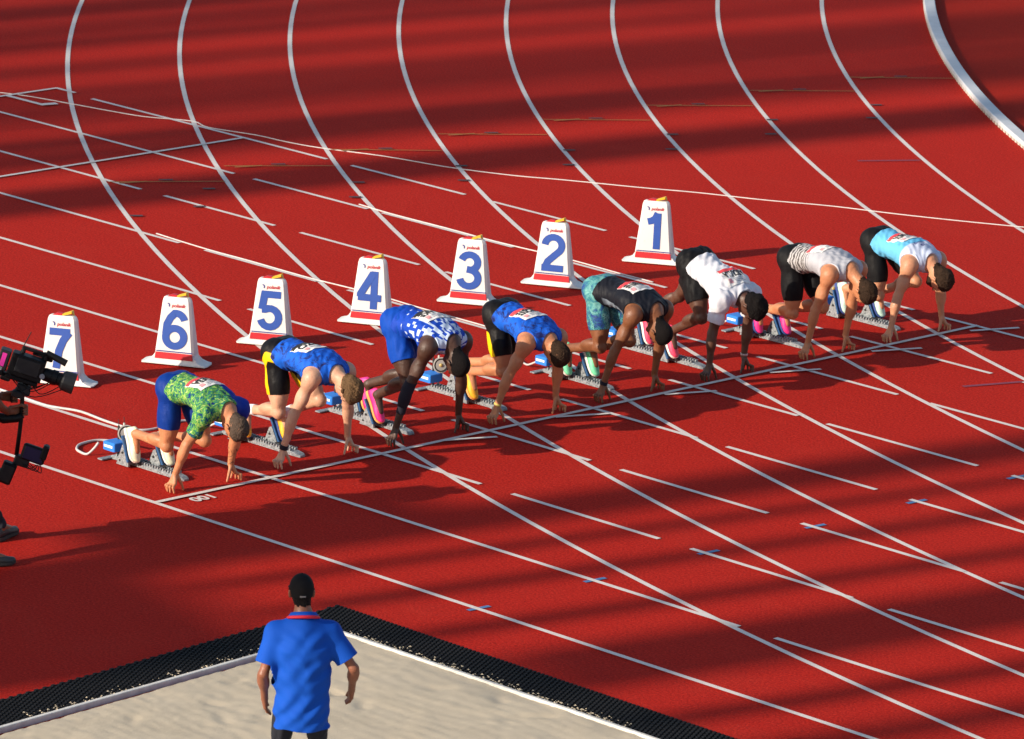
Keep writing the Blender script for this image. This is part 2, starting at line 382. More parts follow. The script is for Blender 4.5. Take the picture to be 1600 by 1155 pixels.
cable('cable', [(-6.2, yl(7)+.05), (-4.5, yl(7)+.07), (-3.4, yl(7)+.04), (-2.89, 1.26), (-2.72, 1.29), (-2.5, 1.36), (-2.15, 1.33), (-1.83, 1.33), (-1.72, 1.39), (-1.7, 1.55), (-1.75, 1.77), (-1.74, 1.88), (-1.64, 1.96), (-1.46, 2.0, .06)], 0.011, HOSE,
      'grey hose running along the lane line behind the green-shirted sprinter')
cable('cable', [(-1.30, 0.86, .08), (-1.5, 0.95, .02), (-1.63, 0.95), (-1.71, 0.86), (-1.69, 0.68), (-1.60, 0.57), (-1.51, 0.53), (-1.42, 0.53), (-1.38, 0.57, .05), (-1.36, .60, .10)], 0.011, HOSE, 'looped grey cable at the back of the nearest starting block')

# ------------------------------------------------------------------ lane marker boxes
def box_plastic():
    m, nt, b = newmat('box_plastic_white'); tc = N(nt, 'ShaderNodeTexCoord').outputs['Object']
    c = mixc(nt, noise(nt, tc, 6, 5), (.60, .60, .58), (.68, .68, .66)); d = noise(nt, tc, 9, 8, .75, .8); c = mixc(nt, ramp(nt, d, [(.58, (0, 0, 0)), (.74, (.45, .45, .45))]), c, (.34, .27, .22))
    mp = N(nt, 'ShaderNodeMapping'); mp.inputs['Scale'].default_value = (3, 3, 26); mp.inputs['Rotation'].default_value = (0, .6, 0); nt.links.new(tc, mp.inputs[0]); s = noise(nt, mp.outputs[0], 3, 3, .6, .5)
    c = mixc(nt, ramp(nt, s, [(.70, (0, 0, 0)), (.76, (.4, .4, .4))]), c, (.25, .23, .22)); nt.links.new(c, b.inputs['Base Color']); b.inputs['Roughness'].default_value = .5; bump(nt, b, noise(nt, tc, 18, 4), .06, .01); return m
BOXW = box_plastic()
BLUEN = pm('number_blue', (0.010, 0.062, 0.32), 0.5, 0.06)
NAVY = pm('stripe_navy', (0.03, 0.04, 0.22), 0.5, 0.06)
REDS = pm('stripe_red', (0.46, 0.007, 0.016), 0.5, 0.06)
YELS = pm('signal_yellow', (0.66, 0.40, 0.012), 0.5, 0.06)
def arcp(cx, cy, rx, ry, a0, a1, n=14):
    return [(cx+rx*math.cos(math.radians(a0+(a1-a0)*i/n)), cy+ry*math.sin(math.radians(a0+(a1-a0)*i/n))) for i in range(n+1)]
# strokes in a 1.0 wide x 1.6 high cell, stroke width 0.27
DIG = {1: [[(0.20, 1.20), (0.36, 1.24), (0.52, 1.36), (0.62, 1.60)], [(0.62, 1.60), (0.62, 0.0)]],
 2: [arcp(0.5, 1.12, 0.36, 0.36, 178, -38) + [(0.60, 0.72), (0.30, 0.42), (0.18, 0.135)], [(0.04, 0.135), (0.96, 0.135)]],
 3: [arcp(0.48, 1.14, 0.34, 0.33, 165, -80) + [(0.38, 0.84)], [(0.38, 0.84)] + arcp(0.48, 0.47, 0.38, 0.355, 84, -170)],
 4: [[(0.66, 0.0), (0.66, 1.60)], [(0.60, 1.52), (0.10, 0.60), (0.10, 0.50)], [(0.0, 0.48), (0.96, 0.48)]],
 5: [[(0.92, 1.47), (0.26, 1.47), (0.17, 0.84)], [(0.17, 0.84)] + arcp(0.49, 0.51, 0.37, 0.385, 120, -165)],
 6: [arcp(0.53, 1.05, 0.36, 0.42, 20, 100) + [(0.30, 1.28), (0.17, 1.0), (0.135, 0.6)], arcp(0.5, 0.49, 0.365, 0.365, 0, 360, 28)],
 7: [[(0.04, 1.47), (0.86, 1.47)], [(0.82, 1.47), (0.60, 1.14), (0.44, 0.70), (0.36, 0.0)]]}
def stroke(mb, pts, wd, fn):
    n = len(pts); P = [A3(*p) for p in pts]; closed = np.linalg.norm(P[0]-P[-1]) < 1e-6
    Lp, Rp = [], []
    for i in range(n):
        if closed: a, b = P[(i-1) % (n-1)], P[(i+1) % (n-1)]
        else: a, b = P[max(i-1, 0)], P[min(i+1, n-1)]
        d0 = unit(P[i]-a) if np.linalg.norm(P[i]-a) > 1e-9 else unit(b-P[i]); d1 = unit(b-P[i]) if np.linalg.norm(b-P[i]) > 1e-9 else d0
        t = unit(d0+d1); k = 1/max(0.5, t @ d0); nn = A3(-t[1], t[0])*wd/2*min(k, 1.6)
        Lp.append(P[i]+nn); Rp.append(P[i]-nn)
    for i in range(n-1): mb.quad(fn(*Rp[i]), fn(*Rp[i+1]), fn(*Lp[i+1]), fn(*Lp[i]))
# front face: half width hw(z), depth front yf(z)
def bhw(z): return 0.188 - 0.062*(z/0.58)
def byf(z): return -0.085 + 0.05*(z/0.58)
def box_front(x, z, e): return (x, byf(z)-e, z)
ANG = math.atan2(0.31, 0.52)
BOXES = {7: (-3.30, 1.78), 6: (-3.225, 3.0), 5: (-3.255, 4.12), 4: (-3.30, 5.36), 3: (-3.33, 6.61), 2: (-3.38, 7.72), 1: (-3.465, 9.13)}
BOXL = {7: 'white tapered lane box numbered seven, partly hidden by the television camera', 6: 'white tapered lane box numbered six behind the sprinter in green', 5: 'white tapered lane box numbered five behind the sandy haired sprinter',
 4: 'white tapered lane box numbered four behind the sprinter in royal blue shorts', 3: 'white tapered lane box numbered three, middle of the row of boxes', 2: 'white tapered lane box numbered two behind the sprinter in teal tights', 1: 'white tapered lane box numbered one, farthest along the row'}
for num, (bx, by) in BOXES.items():
    c = (bx - math.sin(ANG)*0.10, by + math.cos(ANG)*0.10, 0.013)
    t = thing('lane_marker_box', BOXL[num], 'lane box', c, ANG+math.radians((0, 1.2, -1.5, .6, -.8, 1.6, -.4, .9)[num]), 'lane number boxes behind the starting blocks')
    mb = MB(); R_ = []
    for z, hw, d, b in ((0.006, .190, .088, .02), (0.05, bhw(.05), -byf(.05), .02), (0.30, bhw(.3), -byf(.3), .02), (0.55, bhw(.55), -byf(.55), .02), (0.578, bhw(.578)-.006, -byf(.578)-.003, .02), (0.588, bhw(.58)-.02, .028, .012)):
        R_.append([(hw-b, -d, z), (hw, -d+b, z), (hw, d-b, z), (hw-b, d, z), (-hw+b, d, z), (-hw, d-b, z), (-hw, -d+b, z), (-hw+b, -d, z)])
    mb.rings(R_, cap=True); mb.build('body', BOXW, t)
    mb = MB(); R_ = []                                                       # the flared foot with its two side wings
    for z, sx, sy in ((0.0, .302, .096), (0.008, .301, .096), (0.014, .270, .092), (0.034, .222, .084), (0.060, .200, .076), (0.090, bhw(.09)+.001, .070)):
        R_.append([(sx-.015, -sy, z), (sx, -sy*.6, z), (sx, sy*.6, z), (sx-.015, sy, z), (-sx+.015, sy, z), (-sx, sy*.6, z), (-sx, -sy*.6, z), (-sx+.015, -sy, z)])
    mb.rings(R_, cap=True); mb.build('foot', BOXW, t)
    mb = MB(); s = 0.205
    for si, st in enumerate(DIG[num]): stroke(mb, st, 0.295, lambda x, y: box_front((x-0.5)*s*1.10, 0.137+y*s*1.04, .0035+.0012*si))
    mb.build('number', BLUEN, t)
    mb = MB()
    def band(z0, z1, e):
        h0, h1 = bhw(z0)-.010, bhw(z1)-.010
        mb.quad(box_front(-h0, z0, e), box_front(h0, z0, e), box_front(h1, z1, e), box_front(-h1, z1, e))
    band(.047, .104, .0055); mb.build('red_band', REDS, t)
    mb = MB(); band(.110, .119, .0055); mb.build('navy_band', NAVY, t)
    V, F = text_mesh('polanik', 0.042, 0.0007)
    mb = MB(); mb.v = [box_front(x+.022+y*.2, .503+y, .0035) for x, y in V]; mb.f = F; mb.mi = [0]*len(F); mb.build('maker_lettering', REDS, t)
    mb = MB(); stroke(mb, [(-.078, .533), (-.066, .530), (-.060, .520), (-.062, .503)], .010, lambda x, z: box_front(x, z, .0035)); mb.build('maker_emblem', NAVY, t)
    mb = MB(); mb.rings([[(-.085, -.022, .586), (-.085, .022, .586), (-.085, .022, .590), (-.085, -.022, .590)], [(-.04, -.022, .586), (-.04, .022, .586), (-.04, .022, .610), (-.04, -.022, .610)], [(0.0, -.022, .586), (0.0, .022, .586), (0.0, .022, .606), (0.0, -.022, .606)]], cap=True)
    mb.build('red_flag_cap', REDS, t)
    mb = MB(); mb.rings([[(0.001, -.022, .586), (0.001, .022, .586), (0.001, .022, .602), (0.001, -.022, .602)], [(.085, -.03, .612), (.085, .03, .612), (.085, .03, .632), (.085, -.03, .632)], [(.10, -.01, .590), (.10, .01, .590), (.10, .01, .596), (.10, -.01, .596)]], cap=True)
    mb.build('yellow_flag_cap', YELS, t)
#PART2
# ------------------------------------------------------------------ bodies grown from one implicit surface
VX = 0.006
def d_rc(P, a, b, ra, rb):
    ba = b-a; t = np.clip(((P-a) @ ba)/max(ba @ ba, 1e-9), 0, 1)
    return np.linalg.norm(P-a-t[..., None]*ba, axis=-1) - (ra+(rb-ra)*t)
def d_el(P, c, R, r):
    q = (P-c) @ R.T; r = np.asarray(r); k0 = np.linalg.norm(q/r, axis=-1); k1 = np.linalg.norm(q/(r*r), axis=-1)
    return k0*(k0-1)/np.maximum(k1, 1e-6)
def smin(a, b, k):
    h = np.maximum(k-np.abs(a-b), 0)/k
    return np.minimum(a, b) - h*h*k*0.25
class Prim:
    def __init__(s, grp, kind, *a, k=0.02):
        s.grp, s.kind, s.a, s.k = grp, kind, a, k
    def ev(s, P):
        if s.kind == 'rc': return d_rc(P, *s.a)
        if s.kind == 'el': return d_el(P, *s.a)
        return s.a[0](P)
    def bb(s):
        if s.kind == 'rc':
            a, b, ra, rb = s.a; return np.minimum(a-ra, b-rb), np.maximum(a+ra, b+rb)
        if s.kind == 'el':
            c, R, r = s.a; e = np.sqrt(((R.T*np.asarray(r))**2).sum(1)); return c-e, c+e
        return s.a[1], s.a[2]
def nets(F, org, h):
    s = F < 0; sh = F.shape; cs = np.array([sh[1]*sh[2], sh[2], 1]); cells = []; pos = []; quads = []
    for ax in range(3):
        u, v = (ax+1) % 3, (ax+2) % 3
        lo = [slice(1, -1)]*3; hi = [slice(1, -1)]*3; lo[ax] = slice(0, -1); hi[ax] = slice(1, None)
        a, b = F[tuple(lo)], F[tuple(hi)]; cr = s[tuple(lo)] != s[tuple(hi)]
        i = np.argwhere(cr); av = a[cr]; bv = b[cr]
        o = np.ones(3, int); o[ax] = 0; i = i+o
        p = i.astype(float); p[:, ax] += av/(av-bv)
        q = []
        for du, dv in ((-1, -1), (0, -1), (0, 0), (-1, 0)):
            c = i.copy(); c[:, u] += du; c[:, v] += dv; fl = c @ cs; q.append(fl); cells.append(fl); pos.append(p)
        q = np.stack(q, 1); inv = av >= 0; q[inv] = q[inv][:, ::-1]; quads.append(q)
    cells = np.concatenate(cells); pos = np.concatenate(pos); quads = np.concatenate(quads)
    un, iv = np.unique(cells, return_inverse=True); cnt = np.bincount(iv)
    V = np.stack([np.bincount(iv, pos[:, k])/cnt for k in range(3)], 1)
    return V*h+org, np.searchsorted(un, quads)
def vnormals(V, F):
    n = np.zeros_like(V)
    e1 = V[F[:, 1]]-V[F[:, 0]]; e2 = V[F[:, 2]]-V[F[:, 0]]; fn = np.cross(e1, e2)
    if F.shape[1] == 4: fn = fn + np.cross(V[F[:, 2]]-V[F[:, 0]], V[F[:, 3]]-V[F[:, 0]])
    for k in range(F.shape[1]):
        for c in range(3): n[:, c] += np.bincount(F[:, k], fn[:, c], len(V))
    return n/np.maximum(np.linalg.norm(n, axis=1, keepdims=True), 1e-12)
def laplace(V, Q, it=2, lam=0.5):
    E = np.concatenate([np.stack([Q[:, k], Q[:, (k+1) % 4]], 1) for k in range(4)])
    dg = np.maximum(np.bincount(E[:, 0], minlength=len(V)) + np.bincount(E[:, 1], minlength=len(V)), 1)
    for i in range(it):
        for l in (lam, -lam*1.03):
            S = np.stack([np.bincount(E[:, 0], V[E[:, 1], c], len(V)) + np.bincount(E[:, 1], V[E[:, 0], c], len(V)) for c in range(3)], 1)/dg[:, None]
            V = V + l*(S-V)
    return V
def grow(chains, links, vx=VX):
    """chains: name -> [Prim]; links: (chain, centre, radius, k) tells where it melts into the first chain"""
    allp = [p for c in chains.values() for p in c]
    lo = np.min([p.bb()[0] for p in allp], 0)-0.04; hi = np.max([p.bb()[1] for p in allp], 0)+0.04
    n = np.ceil((hi-lo)/vx).astype(int)+1; F = np.full(n, 1.0, np.float32)
    ax = [lo[k]+vx*np.arange(n[k]) for k in range(3)]
    def sub(b0, b1):
        i0 = np.clip(np.floor((b0-lo)/vx).astype(int), 0, n-1); i1 = np.clip(np.ceil((b1-lo)/vx).astype(int)+1, 1, n)
        sl = tuple(slice(a, b) for a, b in zip(i0, i1))
        return sl, np.stack(np.meshgrid(*[ax[k][sl[k]] for k in range(3)], indexing='ij'), -1)
    first = True
    for name, prims in chains.items():
        G = F if first else np.full(n, 1.0, np.float32)
        for p in prims:
            m = 0.035 + p.k; b0, b1 = p.bb(); sl, P = sub(b0-m, b1+m)
            G[sl] = smin(G[sl], p.ev(P).astype(np.float32), p.k)
        if not first:
            c, r, k = links[name]
            b0 = np.min([p.bb()[0] for p in prims], 0)-.05; b1 = np.max([p.bb()[1] for p in prims], 0)+.05
            sl, P = sub(b0, b1)
            kk = (0.003 + k*np.clip(1.25-np.linalg.norm(P-c, axis=-1)/r, 0, 1)).astype(np.float32)
            F[sl] = smin(F[sl], G[sl], kk)
        first = False
    V, Q = nets(F, lo, vx)
    return laplace(V, Q), Q
def clip_mesh(D, T, f):
    """keep the part of the triangle mesh where f > 0; D = vertex rows (position + anything else)"""
    ins = f[T] > 0; c = ins.sum(1); out = [T[c == 3]]; newv = []; base = len(D); E = []
    for k in (1, 2):
        t = T[c == k]; i = ins[c == k]
        r = np.argmax(i if k == 1 else ~i, 1); t = np.stack([t[np.arange(len(t)), (r+j) % 3] for j in range(3)], 1)
        E.append((k, t))
    pairs = np.concatenate([np.concatenate([t[:, [0, 1]], t[:, [0, 2]]]) for _, t in E])
    sp = np.sort(pairs, 1); un, iv = np.unique(sp, axis=0, return_inverse=True); iv = iv.ravel()
    if len(un):
        fa, fb = f[un[:, 0]], f[un[:, 1]]; w = (fa/(fa-fb))[:, None]; D = np.concatenate([D, D[un[:, 0]]*(1-w)+D[un[:, 1]]*w])
    p = 0
    for k, t in E:
        m = len(t); e1 = base+iv[p:p+m]; e2 = base+iv[p+m:p+2*m]; p += 2*m
        if k == 1: out.append(np.stack([t[:, 0], e1, e2], 1))
        else: out += [np.stack([t[:, 1], t[:, 2], e1], 1), np.stack([t[:, 2], e2, e1], 1)]
    T = np.concatenate(out); used, T = np.unique(T, return_inverse=True); return D[used], T.reshape(-1, 3)
def np_mesh(name, V, F, mat, parent, origin, attr=None, smooth=True, flat=None):
    me = bpy.data.meshes.new(name); V = V-origin
    k = F.shape[1]; me.vertices.add(len(V)); me.vertices.foreach_set('co', V.astype(np.float32).ravel())
    me.loops.add(F.size); me.loops.foreach_set('vertex_index', F.astype(np.int32).ravel())
    me.polygons.add(len(F)); me.polygons.foreach_set('loop_start', np.arange(0, F.size, k, dtype=np.int32))
    me.polygons.foreach_set('use_smooth', np.full(len(F), smooth)); me.update(calc_edges=True)
    for nm, a in (attr or {}).items():
        at = me.attributes.new(nm, 'FLOAT_VECTOR', 'POINT'); at.data.foreach_set('vector', a.astype(np.float32).ravel())
    me.materials.append(mat); me.validate(); return link(name, me, parent)
def shell(name, V, N_, T, f, off, mat, parent, origin, attr=None, wr=0.0, seed=0.0, jit=0.0):
    """cloth lying on the body: the skin where f > 0, lifted off it, with a turned-in hem"""
    at = np.zeros((len(V), 0)) if attr is None else attr
    D, T2 = clip_mesh(np.concatenate([V, N_, at], 1), T, f)
    if len(T2) == 0: return None
    P, n = D[:, :3], D[:, 3:6]
    w_ = 0
    if jit: P = P + n*(np.random.default_rng(5).normal(0, jit, len(P)))[:, None]
    if wr:
        q = P*1.0; w_ = wr*(np.sin(q[:, 0]*47+9*np.sin(q[:, 1]*13+seed))*np.sin(q[:, 2]*39+5*np.sin(q[:, 0]*17)+seed) + .6*np.sin(q[:, 0]*83+q[:, 1]*61+seed))
    P2 = P + n*(off + w_)[:, None] if wr else P + n*off
    e = np.concatenate([T2[:, [0, 1]], T2[:, [1, 2]], T2[:, [2, 0]]]); es = np.sort(e, 1)
    _, first, cnt = np.unique(es, axis=0, return_index=True, return_counts=True); be = e[first[cnt == 1]]
    bv = np.unique(be); mp = {v: i for i, v in enumerate(bv)}; nb = len(P2)
    Pin = P[bv] - n[bv]*0.003
    a = be[:, 0]; b = be[:, 1]; ai = nb+np.searchsorted(bv, a); bi = nb+np.searchsorted(bv, b)
    T3 = np.concatenate([T2, np.stack([a, ai, b], 1), np.stack([b, ai, bi], 1)])
    P3 = np.concatenate([P2, Pin]); A_ = D[:, 6:]; A_ = np.concatenate([A_, A_[bv]])
    return np_mesh(name, P3, T3, mat, parent, origin, {'tc': A_[:, :3], 'ta': A_[:, 3:6], 'tm': A_[:, 6:9]} if A_.shape[1] >= 6 else None)
def ik2(a, b, l1, l2, pole):
    d = np.linalg.norm(b-a); u = (b-a)/d
    if d > (l1+l2)*.997: k = d/(l1+l2)/.997; l1 *= k; l2 *= k
    x = (l1*l1-l2*l2+d*d)/(2*d); y = math.sqrt(max(l1*l1-x*x, 0)); q = pole-(pole @ u)*u
    return a+u*x+unit(q)*y
def frame(x, y):
    x = unit(x); y = unit(y-(y @ x)*x); return np.stack([x, y, np.cross(x, y)])

PROF = np.array([(-.27, .075, .065, 0), (-.17, .150, .112, .008), (0, .168, .128, .015), (.15, .160, .116, .022), (.32, .142, .102, .034), (.5, .154, .112, .044),
                 (.7, .176, .124, .036), (.88, .176, .114, .02), (1.0, .150, .098, .01), (1.1, .095, .078, 0), (1.18, .05, .05, 0)])
def body(J, s=1.0, thin=1.0, arch=1.0, boxy=0.0):
    """J: joints of the posed figure. Returns the grown mesh with per-vertex cloth coordinates"""
    H, Sm, Lr, B = J['H'], J['Sm'], unit(J['L']), None
    S = unit(Sm-H); TL = np.linalg.norm(Sm-H); B = unit(J['B']-(J['B'] @ S)*S); Lr = np.cross(S, B)*np.sign(np.cross(S, B) @ Lr)
    pr = PROF.copy(); pr[:, 1:3] *= s*thin
    pr[:, 3] *= arch
    if boxy: pr[2:6, 1] += (.172*s-pr[2:6, 1])*boxy; pr[2:6, 2] += (.125*s-pr[2:6, 2])*boxy
    def loc(P):
        q = P-H; return (q @ S)/TL, q @ Lr, q @ B
    def torso(P):
        t, l, b = loc(P); tc = np.clip(t, pr[0, 0], pr[-1, 0])
        w_, d_, o_ = (np.interp(tc, pr[:, 0], pr[:, i]) for i in (1, 2, 3))
        b = b-o_; q = np.sqrt((l/w_)**2+(b/d_)**2); dd = (q-1)*np.minimum(w_, d_)*np.clip(.75+.25*q, .75, 1)
        ov = (t-tc)*TL; return np.where(ov != 0, np.sqrt(np.maximum(dd, 0)**2+ov**2)+np.minimum(dd, 0), dd)
    c0 = H+S*TL*.45; ex = np.abs(S)*TL*.75+np.abs(Lr)*.2+np.abs(B)*.2+.02
    core = [Prim('torso', 'fn', torso, c0-ex, c0+ex)]
    hc, Cu, Cf = J['hc'], unit(J['Cu']), None
    Cf = unit(J['Cf']-(J['Cf'] @ Cu)*Cu); Cl = np.cross(Cu, Cf); hs = J.get('hs', 1.0)*1.05*s**.5
    C7 = Sm+S*.045*s+B*.035*s; hb = hc-Cu*.03*hs-Cf*.028*hs
    for sg in (-1, 1):
        sh = J['arm'][sg]['sh']
        core += [Prim('torso', 'rc', Sm-S*.09*s+Lr*sg*-1*0+(sh-Sm)*.5, sh-S*.01, .085*s*thin, .062*s, k=.05),
                 Prim('torso', 'rc', C7-B*.01, sh+B*.012, .045*s, .05*s, k=.05),
                 Prim('torso', 'el', H-S*.055*s+B*.035*s+unit(sh-Sm)*.082*s, np.eye(3), (.098*s, .098*s, .098*s), k=.05),
                 Prim('torso', 'el', H+S*TL*.72+B*.07*s+unit(sh-Sm)*.10*s, frame(S, B), (.10*s, .055*s, .075*s), k=.05)]
    core += [Prim('neck', 'rc', C7-B*.025*s, hb, .060*s, .056*s, k=.05)]
    Rh = np.stack([Cl, Cf, Cu])
    core += [Prim('head', 'el', hc+Cu*.022*hs-Cf*.004, Rh, (.077*hs, .098*hs, .093*hs), k=.03),
             Prim('head', 'el', hc-Cu*.045*hs+Cf*.022*hs, Rh, (.062*hs, .073*hs, .072*hs), k=.03),
             Prim('head', 'rc', hc-Cu*.080*hs+Cf*.030*hs, hc-Cu*.105*hs+Cf*.076*hs, .040*hs, .024*hs, k=.03),
             Prim('head', 'rc', hc+Cf*.092*hs-Cu*.004, hc+Cf*.112*hs-Cu*.040*hs, .009, .0135, k=.012),
             Prim('head', 'rc', hc+Cf*.086*hs+Cu*.014+Cl*.034, hc+Cf*.086*hs+Cu*.014-Cl*.034, .012, .012, k=.015),
             Prim('head', 'el', hc+Cf*.093*hs-Cu*.070*hs, Rh, (.024, .010, .010), k=.01)]
    for sg in (-1, 1):
        core.append(Prim('head', 'el', hc-Cu*.016*hs-Cf*.006+Cl*sg*.082*hs, frame(Cl*sg*.84+Cf*.54, Cu), (.011, .036, .022), k=.008))
    chains = {'core': core}; links = {}
    for sg, a in J['arm'].items():
        n_ = f'arm{sg}'; sh, el, wr = a['sh'], a['el'], a['wr']; u = unit(el-sh); w_ = unit(wr-el); out = unit(sh-Sm); fr = unit(a.get('front', A3(1, 0, 0)))
        ch = [Prim(f'uarm{sg}', 'rc', sh, el, .052*s*thin, .042*s*thin, k=.03),
              Prim(f'uarm{sg}', 'el', sh+out*.006*s+u*.035*s, frame(u, out), (.092*s*thin, .069*s*thin, .071*s*thin), k=.016),
              Prim(f'uarm{sg}', 'el', sh+u*np.linalg.norm(el-sh)*.58+fr*.016*s, frame(u, fr), (.085*s, .046*s*thin, .046*s*thin), k=.010),
              Prim(f'uarm{sg}', 'el', sh+u*np.linalg.norm(el-sh)*.48-fr*.020*s, frame(u, fr), (.10*s, .046*s*thin, .046*s*thin), k=.010),
              Prim(f'farm{sg}', 'rc', el, wr, .041*s*thin, .0265*s, k=.02),
              Prim(f'farm{sg}', 'el', el+w_*.075*s+out*.006, frame(w_, out), (.095*s, .046*s*thin, .044*s*thin), k=.014),
              Prim(f'farm{sg}', 'el', el+w_*.055*s+out*.016+fr*.018, frame(w_, fr), (.090*s, .031*s, .030*s), k=.010),
              Prim(f'farm{sg}', 'el', el+w_*.095*s-out*.014, frame(w_, fr), (.085*s, .032*s, .028*s), k=.010)]
        for q in a['hand']: ch.append(Prim(f'hand{sg}', 'rc', *q, k=.006))
        chains[n_] = ch; links[n_] = (sh, .16*s, .045)
    for sg, l in J['leg'].items():
        n_ = f'leg{sg}'; hp, kn, an = l['hp'], l['kn'], l['an']; u = unit(kn-hp); w_ = unit(an-kn); lt = np.linalg.norm(kn-hp); ls = np.linalg.norm(an-kn)
        fr = unit(l['front']-(l['front'] @ u)*u); fs = unit(l['front']-(l['front'] @ w_)*w_)
        ch = [Prim(f'thigh{sg}', 'rc', hp, kn, .090*s*thin, .053*s, k=.03),
              Prim(f'thigh{sg}', 'el', hp+u*lt*.48+fr*.022*s, frame(u, fr), (.20*s, .078*s*thin, .085*s*thin), k=.02),
              Prim(f'thigh{sg}', 'el', hp+u*lt*.74+fr*.022*s+np.cross(u, fr)*.036*s, frame(u, fr), (.085*s, .036*s, .034*s), k=.012),
              Prim(f'thigh{sg}', 'el', hp+u*lt*.72+fr*.022*s-np.cross(u, fr)*.036*s, frame(u, fr), (.090*s, .036*s, .034*s), k=.012),
              Prim(f'thigh{sg}', 'el', hp+u*lt*.42-fr*.028*s, frame(u, fr), (.19*s, .070*s*thin, .077*s*thin), k=.03),
              Prim(f'shank{sg}', 'el', kn+fs*.012, frame(w_, fs), (.052*s, .050*s, .050*s), k=.02),
              Prim(f'shank{sg}', 'rc', kn, an, .046*s, .034*s, k=.02),
              Prim(f'shank{sg}', 'el', kn+w_*ls*.30-fs*.022*s, frame(w_, fs), (.120*s, .050*s*thin, .048*s*thin), k=.016),
              Prim(f'shank{sg}', 'el', kn+w_*ls*.29-fs*.030*s+np.cross(w_, fs)*.024*s, frame(w_, fs), (.105*s, .042*s*thin, .036*s*thin), k=.010),
              Prim(f'shank{sg}', 'el', kn+w_*ls*.31-fs*.030*s-np.cross(w_, fs)*.024*s, frame(w_, fs), (.110*s, .042*s*thin, .036*s*thin), k=.010),
              Prim(f'shank{sg}', 'rc', kn+w_*ls*.6-fs*.012, an-fs*.022, .028*s, .016*s, k=.02),
              Prim(f'foot{sg}', 'rc', an, l['ball'], .034*s, .028*s, k=.02), Prim(f'foot{sg}', 'rc', an, l['heel'], .032*s, .026*s, k=.02)]
        chains[n_] = ch; links[n_] = (hp, .20*s, .06)
    V, Q = grow(chains, links)
    grp = {}
    for c in chains.values():
        for p in c: grp.setdefault(p.grp, []).append(p)
    names = list(grp); Dm = np.stack([np.min([p.ev(V) for p in grp[g]], 0) for g in names], 1); lab = np.argmin(Dm, 1)
    t, l, b = loc(V); nrm = vnormals(V, Q); T = np.concatenate([Q[:, [0, 1, 2]], Q[:, [0, 2, 3]]])
    ta = np.zeros((len(V), 3)); par = {}
    for sg, L_ in J['leg'].items():
        u = L_['kn']-L_['hp']; par[f'thigh{sg}'] = ((V-L_['hp']) @ u)/(u @ u)
        u2_ = L_['an']-L_['kn']; par[f'shank{sg}'] = ((V-L_['kn']) @ u2_)/(u2_ @ u2_)
        m = lab == names.index(f'thigh{sg}'); fr = unit(L_['front']-(L_['front'] @ unit(u))*unit(u)); out = unit(J['arm'][sg]['sh']-Sm)
        ta[m] = np.stack([par[f'thigh{sg}'][m], nrm[m] @ out, nrm[m] @ fr], 1)
    m = lab == names.index('torso'); ta[m] = np.stack([-np.maximum(t[m], 0)*2, np.abs(nrm[m] @ Lr), nrm[m] @ B], 1)
    for sg, a in J['arm'].items():
        u = a['el']-a['sh']; par[f'uarm{sg}'] = ((V-a['sh']) @ u)/(u @ u); u = a['wr']-a['el']; par[f'farm{sg}'] = ((V-a['el']) @ u)/(u @ u)
    tm = np.zeros((len(V), 3))
    for sg, L_ in J['leg'].items():
        hp, kn = L_['hp'], L_['kn']; out = unit(J['arm'][sg]['sh']-Sm); sel = ((V-H) @ out > .03)
        for ci, line in enumerate(((kn+A3(-.035, 0, .02), hp*.45+kn*.55+A3(-.045, 0, 0), hp+A3(-.055, 0, -.05), hp+A3(-.01, 0, .035), hp+A3(.08, 0, .025), hp+A3(.17, 0, -.045), hp+A3(.26, 0, -.13)), (kn+A3(-.03, 0, .06), hp*.7+kn*.3+A3(-.05, 0, 0)))):
            d = np.full(len(V), 9.)
            for p0, p1 in zip(line[:-1], line[1:]):
                a2 = p0[[0, 2]]; b2 = p1[[0, 2]]-a2; q2 = V[:, [0, 2]]-a2; tt = np.clip(q2 @ b2/(b2 @ b2), 0, 1); d = np.minimum(d, np.linalg.norm(q2-tt[:, None]*b2, axis=1))
            tm[:, ci] = np.where(sel, np.maximum(tm[:, ci], .1-d), tm[:, ci])
    return dict(V=V, Q=Q, T=T, n=nrm, lab=lab, names=names, t=t*TL, tau=t, l=l, b=b, par=par, attr=np.concatenate([np.stack([l, t*TL, b], 1), ta, tm], 1),
                J=J, S=S, B=B, Lr=Lr, TL=TL, H=H, C7=C7, hc=hc, Cu=Cu, Cf=Cf, Cl=Cl, hs=hs)
def islab(b, *nm):
    return np.isin(b['lab'], [b['names'].index(n) for n in nm if n in b['names']])
def f_shorts(b, waist=.18, hem=.62):
    f = np.full(len(b['V']), -.05); m = islab(b, 'torso'); f[m] = (waist-b['tau'][m])*b['TL']
    for sg in (-1, 1):
        m = islab(b, f'thigh{sg}'); f[m] = (hem-b['par'][f'thigh{sg}'][m])*.43
    return f
